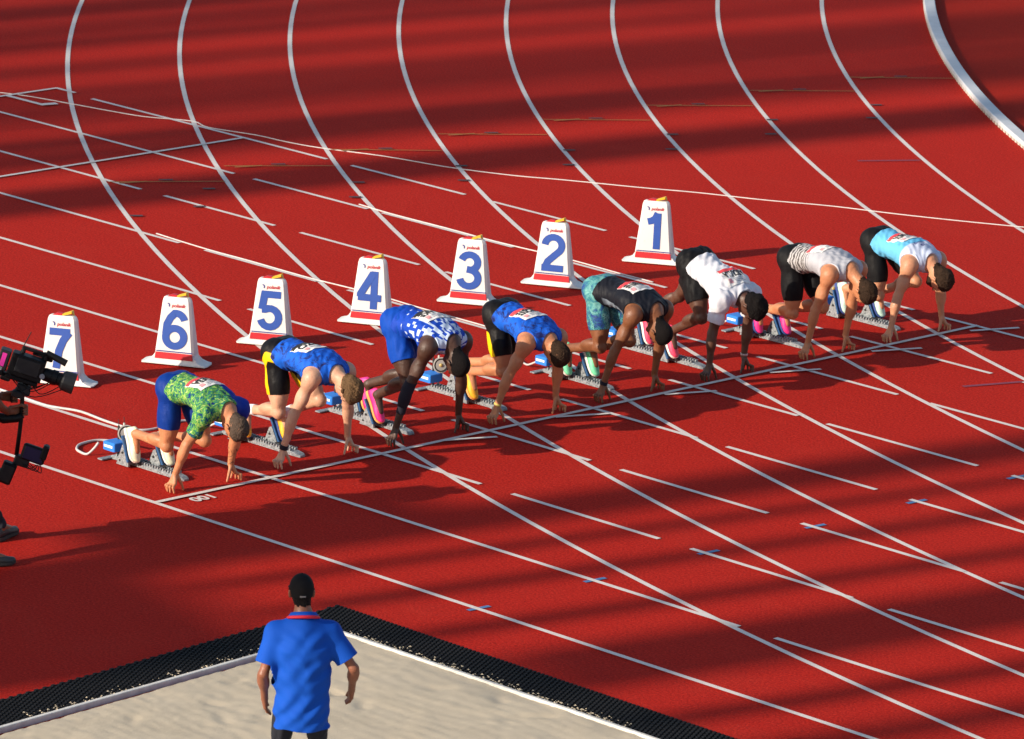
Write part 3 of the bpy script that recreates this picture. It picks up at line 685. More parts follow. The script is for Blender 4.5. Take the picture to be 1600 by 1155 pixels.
def f_top(b, low=.0, hole=.098, neck=.085, sleeve=None):
    V = b['V']; f = np.full(len(V), -.05); m = islab(b, 'torso', 'neck'); f[m] = (b['tau'][m]-low)*b['TL']
    m2 = islab(b, 'thigh-1', 'thigh1'); f[m2] = -.05
    Sm = b['J']['Sm']
    for sg, a in b['J']['arm'].items():
        mm = islab(b, f'uarm{sg}'); mf = islab(b, f'farm{sg}', f'hand{sg}')
        if sleeve is None:
            out = unit(a['sh']-Sm); d = np.linalg.norm(V-(a['sh']+out*.015-b['S']*.012), axis=1)-hole
            f[mm] = np.minimum(.05, d[mm]); f = np.where(islab(b, 'torso', 'neck'), np.minimum(f, d), f)
            f[mm] = np.where(b['par'][f'uarm{sg}'][mm] > .1, -.05, f[mm])
        else: f[mm] = (sleeve-b['par'][f'uarm{sg}'][mm])*.3
    nd = np.linalg.norm(V-(b['C7']+b['S']*.045-b['B']*.03), axis=1)-neck
    nax = unit(b['hc']-b['Cu']*.03-b['Cf']*.028-b['C7']); nd = np.minimum(nd, np.where(islab(b, 'neck'), .045-(V-b['C7']) @ nax, .5))
    return np.where(islab(b, 'torso', 'neck', 'uarm-1', 'uarm1'), np.minimum(f, nd), f)
def f_hair(b, low=.012, slope=.8):
    q = b['V']-b['hc']; u = q @ b['Cu']; fc = q @ b['Cf']; l = np.abs(q @ b['Cl'])
    w_ = .004*np.sin(q[:, 0]*160+3*np.sin(q[:, 1]*90))+.003*np.sin(q[:, 1]*210+q[:, 2]*170)
    f = u-np.where(fc < 0, 1.0, slope)*fc-low+w_; f = np.where(islab(b, 'head', 'neck'), f, -.05)
    ear = np.linalg.norm(q-(-b['Cu']*.022)-np.sign(q @ b['Cl'])[:, None]*b['Cl']*.082, axis=1)-.036
    return np.minimum(np.minimum(f, ear), u+.084+w_)

# shoes are lofted section by section
SHU = [(0, .026, .070), (.04, .032, .092), (.12, .036, .104), (.22, .036, .106), (.34, .035, .094), (.46, .037, .078), (.6, .043, .062), (.74, .046, .050), (.86, .042, .041), (.94, .032, .033), (.985, .018, .024), (1.0, .006, .016)]
def shoe(parent, origin, heel, d, n, mat, solemat, L=.29, name='shoe', s=1.0):
    d = unit(d); n = unit(n-(n @ d)*d); y = np.cross(n, d)
    def P(x, yy, z): return heel+d*x+y*yy+n*z-origin
    mb = MB(); R_ = []
    for t, w_, h in SHU:
        rg = []; tw = .020*math.sin(math.pi*min(1, t*1.1))*0+(.012*(t-.86)/.14 if t > .86 else 0)
        for k in range(14):
            a = math.pi*k/13; rg.append(P(t*L*s, w_*s*math.cos(a)*(1 if 0 < k < 13 else 1.0), tw+.004+(h-.004)*s*math.sin(a)**.75))
        R_.append(rg)
    mb.rings(R_, cap=True); sh = mb.build(name, mat, parent, smooth=True)
    mb = MB(); R_ = []
    for t, w_, h in SHU:
        w2 = (w_+.005)*s; x = (t*1.02-.01)*L*s; tw = (.012*(t-.86)/.14 if t > .86 else 0); th = .026-.010*t
        R_.append([P(x, w2*.92, -th+tw), P(x, w2, -th*.5+tw), P(x, w2, .008+tw), P(x, -w2, .008+tw), P(x, -w2, -th*.5+tw), P(x, -w2*.92, -th+tw)])
    mb.rings(R_, cap=True); mb.build('sole', solemat, sh, smooth=False)
    mb = MB()                                                  # laces
    for t in (.36, .42, .48, .54):
        h = np.interp(t, [q[0] for q in SHU], [q[2] for q in SHU]); w_ = .017
        mb.tube([P(t*L*s, -w_, h*s*.93), P(t*L*s, 0, h*s+.004), P(t*L*s, w_, h*s*.93)], .0025, 5)
    mb.build('laces', SHOE_LACE, sh); return sh
SHOE_LACE = pm('lace_white', (.7, .68, .62), .8)
def bridge_hand(tip, sg, wr):
    """fingers spread outwards on the ground, thumb inwards"""
    q = []; o = sg
    xs = (.030, .010, -.010, -.029); ln = (.0, .010, .006, -.014)
    for i, x in enumerate(xs):
        K = wr+A3(x, o*.028, -.070); t_ = A3(tip[0]+x*1.75-.006, tip[1]+o*ln[i], .0075); pip = (K+t_)/2+A3(x*.25, o*.022, .012)
        q += [(wr, K, .023, .0150), (K, pip, .0122, .0108), (pip, t_, .0106, .0085)]
    tb = wr+A3(.014, -o*.014, -.022); tm = wr+A3(.026, -o*.040, -.070); tt = A3(wr[0]+.030, wr[1]-o*.062, .009)
    q += [(wr, tb, .020, .017), (tb, tm, .016, .0125), (tm, tt, .0120, .0090)]
    return q
def project_patch(b, bvh, tau0, w_, h, off):
    """maps (u, v) in metres on a person's back to the cloth surface; v runs towards the head"""
    last = {}
    def fn(u, v):
        t = tau0*b['TL']+v; o = b['H']+b['S']*t+b['Lr']*u+b['B']*.5
        hit = bvh.ray_cast(Vector(o), Vector(-b['B']), 1.2)
        if hit[0] is None:
            return o-b['B']*.45
        return np.array(hit[0])+b['B']*off
    return fn
def skin_mat(name, col, spec=.45):
    m, nt, b = newmat(name); tc = N(nt, 'ShaderNodeTexCoord').outputs['Object']
    n1 = noise(nt, tc, 9, 5, .6); n2 = noise(nt, tc, 60, 3, .6)
    c = mixc(nt, ramp(nt, n1, [(.35, (0, 0, 0)), (.7, (1, 1, 1))]), tuple(x*.84 for x in col), tuple(min(1, x*1.12) for x in (col[0], col[1]*.97, col[2]*.95)))
    c = mixc(nt, math_(nt, 'MULTIPLY', n2, .25), c, (col[0]*.75, col[1]*.6, col[2]*.55))
    nt.links.new(c, b.inputs['Base Color']); nt.links.new(step(nt, n1, -.4, 1.3), b.inputs['Roughness']); b.inputs['Specular IOR Level'].default_value = spec
    b.inputs['Subsurface Weight'].default_value = 0.03; b.inputs['Subsurface Radius'].default_value = (.012, .004, .002)
    bump(nt, b, math_(nt, 'ADD', noise(nt, tc, 24, 3, .6), math_(nt, 'MULTIPLY', n2, .3)), .35, .012); return m
def cloth_base(name, rough=.65):
    m, nt, b = newmat(name); b.inputs['Roughness'].default_value = rough; b.inputs['Specular IOR Level'].default_value = .12
    at = N(nt, 'ShaderNodeAttribute', attribute_name='tc'); ta = N(nt, 'ShaderNodeAttribute', attribute_name='ta')
    s = N(nt, 'ShaderNodeSeparateXYZ'); nt.links.new(at.outputs['Vector'], s.inputs[0]); s2 = N(nt, 'ShaderNodeSeparateXYZ'); nt.links.new(ta.outputs['Vector'], s2.inputs[0])
    bump(nt, b, noise(nt, at.outputs['Vector'], 26, 4, .6), .35, .012)
    return m, nt, b, at.outputs['Vector'], s.outputs, s2.outputs
def step(nt, v, lo, hi):
    n = N(nt, 'ShaderNodeMapRange'); n.inputs['From Min'].default_value = lo; n.inputs['From Max'].default_value = hi; nt.links.new(v, n.inputs[0]); return n.outputs[0]
def cloth_plain(name, col, rough=.65):
    if name in MATS: return MATS[name]
    m, nt, b, at, s, t = cloth_base(name, rough)
    c = mixc(nt, noise(nt, at, 14, 4), tuple(x*.86 for x in col), tuple(min(1, x*1.12) for x in col)); nt.links.new(c, b.inputs['Base Color']); MATS[name] = m; return m
def cloth_green():
    m, nt, b, at, s, t = cloth_base('speckled_green_cloth')
    n = noise(nt, at, 38, 4, .65, 1.2)
    g = ramp(nt, n, [(.36, (.008, .025, .16)), (.43, (.02, .12, .11)), (.50, (.06, .28, .07)), (.57, (.20, .40, .06)), (.64, (.42, .50, .18)), (.72, (.55, .58, .42))])
    side = math_(nt, 'ADD', s[0], math_(nt, 'MULTIPLY', s[1], -.06))
    c = mixc(nt, step(nt, side, .030, .036), g, (.010, .035, .30))
    nt.links.new(c, b.inputs['Base Color']); return m
def cloth_blotch(name, a, d, sc=9):
    m, nt, b, at, s, t = cloth_base(name); n = noise(nt, at, sc, 5, .7, 1.5)
    nt.links.new(ramp(nt, n, [(.38, d), (.50, a), (.66, a), (.75, tuple(min(1, x*1.5) for x in a))]), b.inputs['Base Color']); return m
def cloth_dashes():
    m, nt, b, at, s, t = cloth_base('blue_white_dashes')
    mp = N(nt, 'ShaderNodeMapping'); mp.inputs['Scale'].default_value = (70, 30, 1); cb = N(nt, 'ShaderNodeCombineXYZ'); nt.links.new(math_(nt, 'MULTIPLY', math_(nt, 'ARCTAN2', s[0], math_(nt, 'ADD', s[2], .03)), .13), cb.inputs[0]); nt.links.new(s[1], cb.inputs[1]); nt.links.new(cb.outputs[0], mp.inputs[0])
    fl = N(nt, 'ShaderNodeVectorMath', operation='FLOOR'); nt.links.new(mp.outputs[0], fl.inputs[0])
    wn = N(nt, 'ShaderNodeTexWhiteNoise', noise_dimensions='2D'); nt.links.new(fl.outputs[0], wn.inputs['Vector'])
    th = math_(nt, 'MULTIPLY', step(nt, s[1], .06, .50), .58); k = math_(nt, 'GREATER_THAN', th, wn.outputs['Value'])
    k = math_(nt, 'MULTIPLY', k, math_(nt, 'GREATER_THAN', s[1], .08))
    nt.links.new(mixc(nt, k, (.010, .055, .40), (.48, .58, .74)), b.inputs['Base Color']); return m
def cloth_zebra():
    m, nt, b, at, s, t = cloth_base('grey_zebra_cloth')
    wv = N(nt, 'ShaderNodeTexWave', wave_type='BANDS', bands_direction='Y'); setin(wv, Scale=11.0, Distortion=5.0, Detail=2.0); wv.inputs['Detail Scale'].default_value = 2.2; nt.links.new(at, wv.inputs[0])
    z = ramp(nt, wv.outputs['Fac'], [(.40, (.09, .08, .08)), (.54, (.44, .43, .43))])
    k = step(nt, math_(nt, 'ADD', s[1], math_(nt, 'MULTIPLY', s[0], .35)), .15, .23)
    nt.links.new(mixc(nt, k, z, (.40, .41, .45)), b.inputs['Base Color']); return m
def cloth_split(name, lowc, highc, at_, slope=.0, edge=.006):
    m, nt, b, at, s, t = cloth_base(name); v = math_(nt, 'ADD', s[1], math_(nt, 'MULTIPLY', math_(nt, 'ABSOLUTE', s[0]), slope))
    c = mixc(nt, step(nt, v, at_-edge, at_+edge), lowc, highc); c = mixc(nt, math_(nt, 'MULTIPLY', noise(nt, at, 14, 4), .25), c, tuple(x*.7 for x in lowc)); nt.links.new(c, b.inputs['Base Color']); return m
def cloth_yellow_panel(name, ch, width):
    """black tights with a yellow panel; the panel's shape rides on the cloth as an attribute"""
    m, nt, b, at, s, t = cloth_base(name, .5)
    a = N(nt, 'ShaderNodeAttribute', attribute_name='tm'); x = N(nt, 'ShaderNodeSeparateXYZ'); nt.links.new(a.outputs['Vector'], x.inputs[0])
    k = step(nt, x.outputs[ch], .1-width-.004, .1-width+.004)
    nt.links.new(mixc(nt, k, (.007, .007, .008), (.80, .50, .008)), b.inputs['Base Color']); return m
def cloth_teal():
    m, nt, b, at, s, t = cloth_base('teal_patterned_tights', .5)
    n = noise(nt, at, 14, 5, .65, 1.0); c = ramp(nt, n, [(.38, (.02, .05, .22)), (.5, (.05, .22, .24)), (.62, (.16, .38, .36))])
    v = N(nt, 'ShaderNodeTexVoronoi'); v.inputs['Scale'].default_value = 90; nt.links.new(at, v.inputs['Vector'])
    dots = math_(nt, 'MULTIPLY', math_(nt, 'LESS_THAN', v.outputs['Distance'], .35), step(nt, t[0], .2, .35))
    c = mixc(nt, dots, c, (.02, .06, .08))
    pk = math_(nt, 'MULTIPLY', math_(nt, 'MULTIPLY', step(nt, t[2], -.95, -.9), math_(nt, 'SUBTRACT', 1., step(nt, t[2], -.74, -.70))), step(nt, t[1], .2, .25))
    c = mixc(nt, pk, c, (.50, .12, .42)); nt.links.new(c, b.inputs['Base Color']); return m
def cloth_black_grey():
    m, nt, b, at, s, t = cloth_base('black_grey_panel_cloth', .55)
    side = math_(nt, 'LESS_THAN', math_(nt, 'ADD', s[2], math_(nt, 'MULTIPLY', s[1], .12)), .030); rng_ = math_(nt, 'MULTIPLY', step(nt, s[1], .12, .16), math_(nt, 'SUBTRACT', 1., step(nt, s[1], .40, .43)))
    c = mixc(nt, math_(nt, 'MULTIPLY', side, rng_), (.010, .011, .016), (.20, .24, .29)); nt.links.new(c, b.inputs['Base Color']); return m
def hair_mat(name, col):
    if name in MATS: return MATS[name]
    m, nt, b = newmat(name); tc = N(nt, 'ShaderNodeTexCoord').outputs['Object']; n = noise(nt, tc, 60, 4, .8); n2 = noise(nt, tc, 22, 4, .6)
    c = mixc(nt, n, tuple(x*.2 for x in col), tuple(x*2.1 for x in col)); c = mixc(nt, math_(nt, 'MULTIPLY', n2, .5), c, tuple(x*.5 for x in col))
    nt.links.new(c, b.inputs['Base Color']); b.inputs['Roughness'].default_value = .75; b.inputs['Specular IOR Level'].default_value = .12; bump(nt, b, n, 1.0, .02); MATS[name] = m; return m
BIB = pm('bib_paper', (.78, .77, .74), .7, .03, 8); BIBRED = pm('bib_red', (.70, .06, .07), .6, .1); BIBBLK = pm('bib_black', (.02, .02, .022), .6, .1); BIBGREY = pm('bib_print_grey', (.35, .36, .40), .7)
BIBPINK = pm('bib_emblem', (.75, .30, .32), .7)

def face_bits(t, b, org, dark=False):
    hs = b['hs']
    for sg in (-1, 1):
        c = b['hc']+b['Cf']*.079*hs-b['Cu']*.006*hs+b['Cl']*sg*.031*hs-org
        mb = MB(); n = 8
        R_ = [[c+.0125*(b['Cl']*math.cos(2*math.pi*k/n)*math.sin(a)+b['Cu']*.7*math.sin(2*math.pi*k/n)*math.sin(a)+b['Cf']*math.cos(a)) for k in range(n)] for a in (1.5, 1.0, .5, .08)]
        mb.rings(R_, cap=True); mb.build('eye', pm('eye_dark', (.06, .04, .03), .2), t, smooth=True)
        mb = MB(); mb.tube([c+b['Cu']*.020-b['Cl']*.016*1+b['Cf']*.012, c+b['Cu']*.024+b['Cf']*.016, c+b['Cu']*.020+b['Cl']*.016+b['Cf']*.012], .0045, 6)
        mb.build('eyebrow', hair_mat('brow_hair', (.03, .018, .012)), t)
    c = b['hc']+b['Cf']*.100*hs-b['Cu']*.070*hs-org
    mb = MB(); mb.tube([c-b['Cl']*.022-b['Cf']*.008, c+b['Cf']*.001, c+b['Cl']*.022-b['Cf']*.008], [.003, .006, .003], 6); mb.build('lips', pm('lips', (.25, .07, .06), .5), t, smooth=True)

def athlete(a):
    hip, sho, ym = a['hip'], a['sho'], a['ym']; s = a.get('s', 1.0)
    H = A3(hip[0], ym, hip[1]); Sm = A3(sho[0], ym+a.get('sy', 0), sho[1]); L = A3(0, 1, 0)
    B = A3(-(Sm-H)[2], 0, (Sm-H)[0]); hw = .188*s
    J = dict(H=H, Sm=Sm, L=L, B=B, arm={}, leg={})
    hd = A3(a['hd'][0], ym+a.get('hy', 0), a['hd'][1]); J['hc'] = hd
    el = math.radians(a.get('crown', -25)); yw = math.radians(a.get('hyaw', 0)); J['Cu'] = A3(math.cos(el)*math.cos(yw), math.cos(el)*math.sin(yw), math.sin(el)); J['Cf'] = A3(math.sin(el), 0, -math.cos(el)); J['hs'] = a.get('hs', 1.0)
    for sg in (-1, 1):
        sh = Sm+L*sg*hw+A3(.0, 0, -.015); tip = A3(a['rt' if sg < 0 else 'lt'][0], a['rt' if sg < 0 else 'lt'][1], 0); wr = A3(tip[0]-.012, tip[1]-sg*.060, .142*s)
        J['arm'][sg] = dict(sh=sh, el=ik2(sh, wr, .295*s, .262*s, A3(-.55, sg*.55, 0)), wr=wr, hand=bridge_hand(tip, sg, wr), front=A3(1, 0, 0))
    rear = -1 if a['rear'] == 'R' else 1; feet = {}
    for sg in (-1, 1):
        isr = sg == rear; ang = math.radians(70 if isr else 60); d = A3(math.cos(ang), 0, -math.sin(ang)); n = A3(math.sin(ang), 0, math.cos(ang))
        ax = a['ra'] if isr else a['fa']; fy = ym+sg*.085
        an0 = A3(ax, fy, .25); heel = an0-d*.062-n*.075; toe = heel+d*.29; heel = heel+A3(0, 0, .055-toe[2]) if True else heel; an = heel+d*.062+n*.075
        hp = H+L*sg*.092*s-B/np.linalg.norm(B)*.02
        kn = ik2(hp, an, .435*s, .430*s, A3(1, sg*a.get('splay', .12), -.8))
        J['leg'][sg] = dict(hp=hp, kn=kn, an=an, front=A3(.75, 0, -.65) if isr else A3(.8, 0, -.1), ball=heel+d*.20+n*.035, heel=heel+d*.035+n*.035)
        feet[sg] = (heel, d, n, isr)
    b = body(J, s, a.get('thin', 1.0), a.get('arch', 1.0))
    org = A3(hip[0], ym, 0); t = thing('person', a['label'], 'person', org, 0, 'sprinters set in the starting blocks')
    np_mesh('body', b['V'], b['Q'], a['skin'], t, org)
    V, n, T = b['V'], b['n'], b['T']
    if a.get('suit'):
        shell('speedsuit_tights', V, n, T, f_shorts(b, a.get('waist', .24), a.get('hem', .72)), .0045, a['shorts'], t, org, b['attr'], .0012, 1)
    else:
        shell('shorts', V, n, T, f_shorts(b, a.get('waist', .20), a.get('hem', .62)), a.get('soff', .005), a['shorts'], t, org, b['attr'], a.get('swr', .0015), 1)
    top = shell(a.get('topname', 'singlet'), V, n, T, f_top(b, a.get('low', .06), sleeve=a.get('sleeve'), hole=a.get('hole', .098)), a.get('toff', .0125), a['top'], t, org, b['attr'], a.get('wr', .0028), ym)
    f = f_hair(b, *a.get('hline', (.012, .8))); shell('hair', V, n, T, f, a.get('hoff', .008), a['hair'], t, org, b['attr'], a.get('hwr', .002), 3, jit=.0026 if a.get('hoff', .008) > .003 else .0005)
    face_bits(t, b, org)
    for sg in (-1, 1):
        heel, d, nn, isr = feet[sg]; shoe(t, org, heel, d, nn, a['shoe'], a['sole'])
        if a.get('sock'):
            f = np.where(islab(b, f'shank{sg}'), np.minimum(b['par'][f'shank{sg}']-.74, 1.03-b['par'][f'shank{sg}'])*.4, -.05); shell('sock', V, n, T, f, .006, a['sock'], t, org, b['attr'])
    for side, p0, p1, m, off, nm in a.get('bands', []):
        f = np.where(islab(b, f'farm{side}', f'uarm{side}', f'hand{side}'), np.minimum(b['par'][f'farm{side}']-p0, p1-b['par'][f'farm{side}'])*.26, -.05)
        shell(nm, V, n, T, f, off, m, t, org, b['attr'])
    # name bib on the back
    me = top.data; vv = [tuple(np.array(v.co)+org) for v in me.vertices]; bvh = BVHTree.FromPolygons(vv, [tuple(p.vertices) for p in me.polygons])
    bw, bh = a.get('bw', .265), a.get('bh', .195); fn = project_patch(b, bvh, a.get('bt', .42), bw, bh, .006)
    ru = 1.0  # u grows to the person's right when seen from behind
    sgn = 1.0 if b['Lr'][1] < 0 else -1.0
    FN = lambda u, v, e=0.0: fn(sgn*u, v)+b['B']*e-org
    mb = MB(); nx, ny = 14, 10
    def patch(u0, u1, v0, v1, e, nx, ny):
        for i in range(nx):
            for j in range(ny):
                q = [(u0+(u1-u0)*x/nx, v0+(v1-v0)*y/ny) for x, y in ((i, j), (i+1, j), (i+1, j+1), (i, j+1))]; mb.quad(*[FN(u, v, e) for u, v in q])
    patch(-bw/2, bw/2, -bh/2, bh/2, 0, 14, 10); bib = mb.build('bib', BIB, t, smooth=True)
    mb = MB(); patch(-bw/2+.003, bw/2-.003, -bh/2+.002, -bh/2+bh*.22, .002, 14, 2); mb.build('bib_stripe', a.get('strip', BIBRED), bib, smooth=True)
    def letters(txt, size, cx, cy, mat, nm, width=None, bold=.0):
        TV, TF = text_mesh(txt, size, bold); xs = [v[0] for v in TV]; k = 1.0 if width is None else width/(max(xs)-min(xs)); mid = (max(xs)+min(xs))/2
        m2 = MB(); m2.v = [tuple(FN((x-mid)*k+cx, y+cy, .004)) for x, y in TV]; m2.f = TF; m2.mi = [0]*len(TF); m2.build(nm, mat, bib)
    if a.get('name'): letters(a['name'], .092, 0, -.046, BIBBLK, 'name_lettering', bw*.86, .0035)
    mb = MB()
    for j in range(3): patch(-bw*.30, bw*.16, bh*.18+j*.016, bh*.18+j*.016+.006, .003, 8, 1)
    mb.build('small_print', BIBGREY, bib)
    mb = MB(); patch(bw*.25, bw*.40, bh*.18, bh*.38, .003, 3, 3); mb.build('emblem', BIBPINK, bib)
    for txt, size, tau, wd in a.get('backtext', []):
        fn2 = project_patch(b, bvh, tau, 0, 0, .003); TV, TF = text_mesh(txt, size, .0008); xs = [v[0] for v in TV]; k = wd/(max(xs)-min(xs)); mid = (max(xs)+min(xs))/2
        m2 = MB(); m2.v = [tuple(fn2(sgn*(x-mid)*k, y)-org) for x, y in TV]; m2.f = TF; m2.mi = [0]*len(TF); m2.build('club_lettering', NAVY, t)
    return t, b, feet
SK_L = skin_mat('skin_light', (.56, .27, .15)); SK_T = skin_mat('skin_tan', (.50, .21, .10)); SK_P = skin_mat('skin_pale', (.60, .34, .22))
SK_B = skin_mat('skin_brown', (.20, .075, .030), .5); SK_D = skin_mat('skin_dark', (.060, .026, .015), .55); SK_M = skin_mat('skin_deep', (.085, .034, .018), .55)
HB = hair_mat('hair_black', (.010, .008, .008)); HBR = hair_mat('hair_brown', (.045, .026, .016)); HSB = hair_mat('hair_sandy', (.17, .10, .05)); HG = hair_mat('hair_greybrown', (.12, .085, .065))
BLK = cloth_plain('black_tights', (.007, .007, .008), .6); ROY = cloth_plain('royal_blue_cloth', (.004, .055, .36)); NVB = cloth_plain('deep_blue_tights', (.003, .030, .21), .5)
WHT = cloth_plain('white_cloth', (.62, .63, .68)); SOCKW = cloth_plain('white_sock', (.72, .70, .74))
shm = lambda n, c: pm(n, c, .5, .12, 30, bmp=.15, bscale=90)
ORS = shm('shoe_orange', (.85, .42, .02)); PKS = shm('shoe_pink', (.90, .03, .24)); MNT = shm('shoe_mint', (.18, .68, .38)); IVS = shm('shoe_ivory', (.74, .74, .52)); CRL = shm('shoe_coral', (.90, .07, .15)); LBS = shm('shoe_pale_green', (.50, .72, .62)); 
SOW = pm('sole_white', (.75, .72, .66), .5); SOO = pm('sole_orange', (.75, .35, .10), .5); SOB = pm('sole_blue', (.03, .06, .22), .5)
DKB = cloth_plain('dark_band', (.02, .02, .03)); GOLD = pm('bracelet_yellow', (.55, .45, .12), .4); SILV = pm('bracelet_silver', (.6, .6, .6), .3, metal=.8)
TATT = cloth_blotch('tattoo_ink', (.50, .21, .10), (.10, .06, .05), 22)
BLB = cloth_blotch('blue_black_blotched_cloth', (.012, .11, .58), (.018, .022, .11), 8)
ATH = {
8: dict(label='sprinter in a speckled green and blue suit crouching in the nearest lane', hip=(-.44, .735), sho=(.085, .68), hd=(.255, .575), ym=.655, rt=(-.15, .33), lt=(-.12, 1.01), ra=-.86, fa=-.665, rear='R', crown=-32, arch=1.2, skin=SK_T, hair=HG, hoff=.005, top=cloth_green(), shorts=NVB, waist=.24, hem=.66, sleeve=.62, topname='speedsuit_top', suit=True, shoe=IVS, sole=SOW, name='VELEBA', bt=.58, bands=[(1, .35, .95, TATT, .0012, 'tattoo')], low=.05, s=.97),
7: dict(label='sandy haired sprinter in mottled blue vest and black tights with a long yellow arch', hip=(-.55, .815), sho=(-.005, .775), hd=(.235, .69), ym=1.885, rt=(-.175, 1.50), lt=(-.175, 2.33), ra=-.90, fa=-.64, rear='R', crown=-20, arch=.9, skin=SK_P, hair=HSB, hoff=.014, hwr=.006, top=BLB, shorts=cloth_yellow_panel('black_yellow_tights', 0, .034), waist=.26, hem=.66, shoe=ORS, sole=SOB, sock=SOCKW, strip=BIBBLK, name='OZO', bt=.54, bands=[(-1, .86, .98, DKB, .006, 'wristband')]),
6: dict(label='dark skinned sprinter in blue and white dashed vest with royal blue shorts', hip=(-.41, .915), sho=(.095, .875), hd=(.235, .722), ym=3.085, rt=(-.125, 2.70), lt=(-.125, 3.53), ra=-.92, fa=-.62, rear='L', crown=-38, arch=1.35, skin=SK_D, hair=HB, hoff=.0015, hwr=0, top=cloth_dashes(), shorts=ROY, waist=.24, hem=.60, soff=.009, swr=.003, shoe=PKS, sole=SOO, strip=BIBBLK, name='BLAKE', bt=.60, bands=[(-1, -.18, .62, DKB, .005, 'arm_sleeve')], s=1.04),
5: dict(label='brown haired sprinter in mottled blue vest and black tights with a short yellow panel', hip=(-.43, .815), sho=(.04, .715), hd=(.218, .622), ym=4.255, rt=(-.14, 3.87), lt=(-.09, 4.63), ra=-.96, fa=-.72, rear='L', crown=-26, arch=.7, hyaw=-6, skin=SK_T, hair=HBR, hoff=.006, top=BLB, shorts=cloth_yellow_panel('black_yellow_panel_tights', 1, .036), waist=.16, hem=.70, shoe=ORS, sole=SOO, name='GROSSE', bt=.56, bands=[(-1, .90, .96, GOLD, .005, 'bracelet')]),
4: dict(label='sprinter in black and grey vest with teal patterned tights and mint shoes', hip=(-.46, .845), sho=(.085, .795), hd=(.222, .628), ym=5.475, rt=(-.115, 5.10), lt=(-.105, 5.83), ra=-.79, fa=-.66, rear='R', crown=-35, arch=.95, hyaw=4, skin=SK_B, hair=HB, hoff=.0015, hwr=0, top=cloth_black_grey(), shorts=cloth_teal(), waist=.14, hem=.66, shoe=MNT, sole=SOW, name='SIMBINE', bt=.66, bands=[(-1, .90, .99, DKB, .007, 'watch_strap')]),
3: dict(label='sprinter in a white short sleeved shirt and black shorts with coral shoes', hip=(-.50, .905), sho=(-.03, .735), hd=(.17, .67), ym=6.66, rt=(-.075, 6.36), lt=(-.085, 6.92), ra=-1.14, fa=-.70, rear='L', crown=-14, arch=.4, hyaw=6, skin=SK_M, hair=HB, hoff=.022, hwr=.005, top=WHT, shorts=BLK, waist=.14, hem=.66, soff=.012, swr=.004, sleeve=.66, topname='shirt', shoe=CRL, sole=SOW, name='ABDULLA', bt=.82, wr=.004, toff=.019, bands=[(1, .90, .96, SILV, .005, 'bracelet')]),
2: dict(label='short dark haired sprinter in a grey and white zebra striped vest', hip=(-.47, .785), sho=(.085, .80), hd=(.335, .655), ym=7.915, rt=(-.09, 7.62), lt=(-.075, 8.21), ra=-.84, fa=-.69, rear='R', crown=-22, arch=1.1, hyaw=-4, skin=SK_T, hair=HBR, hoff=.007, top=cloth_zebra(), shorts=BLK, waist=.14, hem=.74, shoe=PKS, sole=SOB, name=None, bt=.54),
1: dict(label='bearded sprinter in a light blue and white vest in the innermost lane', hip=(-.555, .765), sho=(-.03, .70), hd=(.175, .57), ym=9.09, rt=(-.055, 8.67), lt=(-.055, 9.46), ra=-.88, fa=-.63, rear='R', crown=-14, arch=.6, hyaw=5, skin=SK_L, hair=HBR, hoff=.012, hwr=.003, top=cloth_split('light_blue_white_cloth', (.13, .46, .72), (.56, .60, .74), .43, .10), shorts=BLK, waist=.22, hem=.74, shoe=LBS, sole=SOB, name='STROMSIK', bt=.50, backtext=[('VITKOVICE', .035, .80, .13), ('SSK', .035, .88, .06)]),
}
FEET = {}
for k, a in ATH.items():
    t, b, FEET[k] = athlete(a)
    if k == 1:
        org = A3(a['hip'][0], a['ym'], 0); q = b['V']-b['hc']; u = q @ b['Cu']; fc = q @ b['Cf']
        f = np.where(islab(b, 'head'), np.minimum(fc-.005, -u-.045), -.05); shell('beard', b['V'], b['n'], b['T'], f, .004, HBR, t, org, b['attr'])
#PART3
# ------------------------------------------------------------------ starting blocks
def speckle_mat():
    m, nt, b = newmat('speckled_aluminium'); tc = N(nt, 'ShaderNodeTexCoord').outputs['Object']
    n = noise(nt, tc, 60, 3, .75); n2 = noise(nt, tc, 20, 4, .7)
    c = ramp(nt, n, [(.38, (.08, .09, .10)), (.46, (.23, .26, .28)), (.7, (.40, .43, .44))]); c = mixc(nt, math_(nt, 'MULTIPLY', n2, .35), c, (.22, .24, .26))
    nt.links.new(c, b.inputs['Base Color']); b.inputs['Roughness'].default_value = .5; b.inputs['Metallic'].default_value = .25; bump(nt, b, n, .4, .004); return m
SPEC = speckle_mat(); PADB = pm('pedal_blue', (.012, .075, .20), .6, .15, 20, bmp=.2); BLKR = pm('black_rubber', (.015, .015, .016), .6, .2, 20)
SBLUE = pm('sensor_blue', (.02, .19, .66), .45, .06); SGREY = pm('speaker_grey', (.42, .41, .38), .5, .08, 10); DGOLD = pm('speaker_centre', (.5, .36, .12), .4)
DESC = {8: 'sprinter in green, its cable looped behind', 7: 'sprinter in black tights with white socks', 6: 'sprinter in royal blue shorts', 5: 'sprinter in black tights, beside lane 5', 4: 'sprinter in teal tights and mint shoes', 3: 'sprinter in the white shirt', 2: 'sprinter in the zebra striped vest', 1: 'sprinter in light blue, innermost lane'}
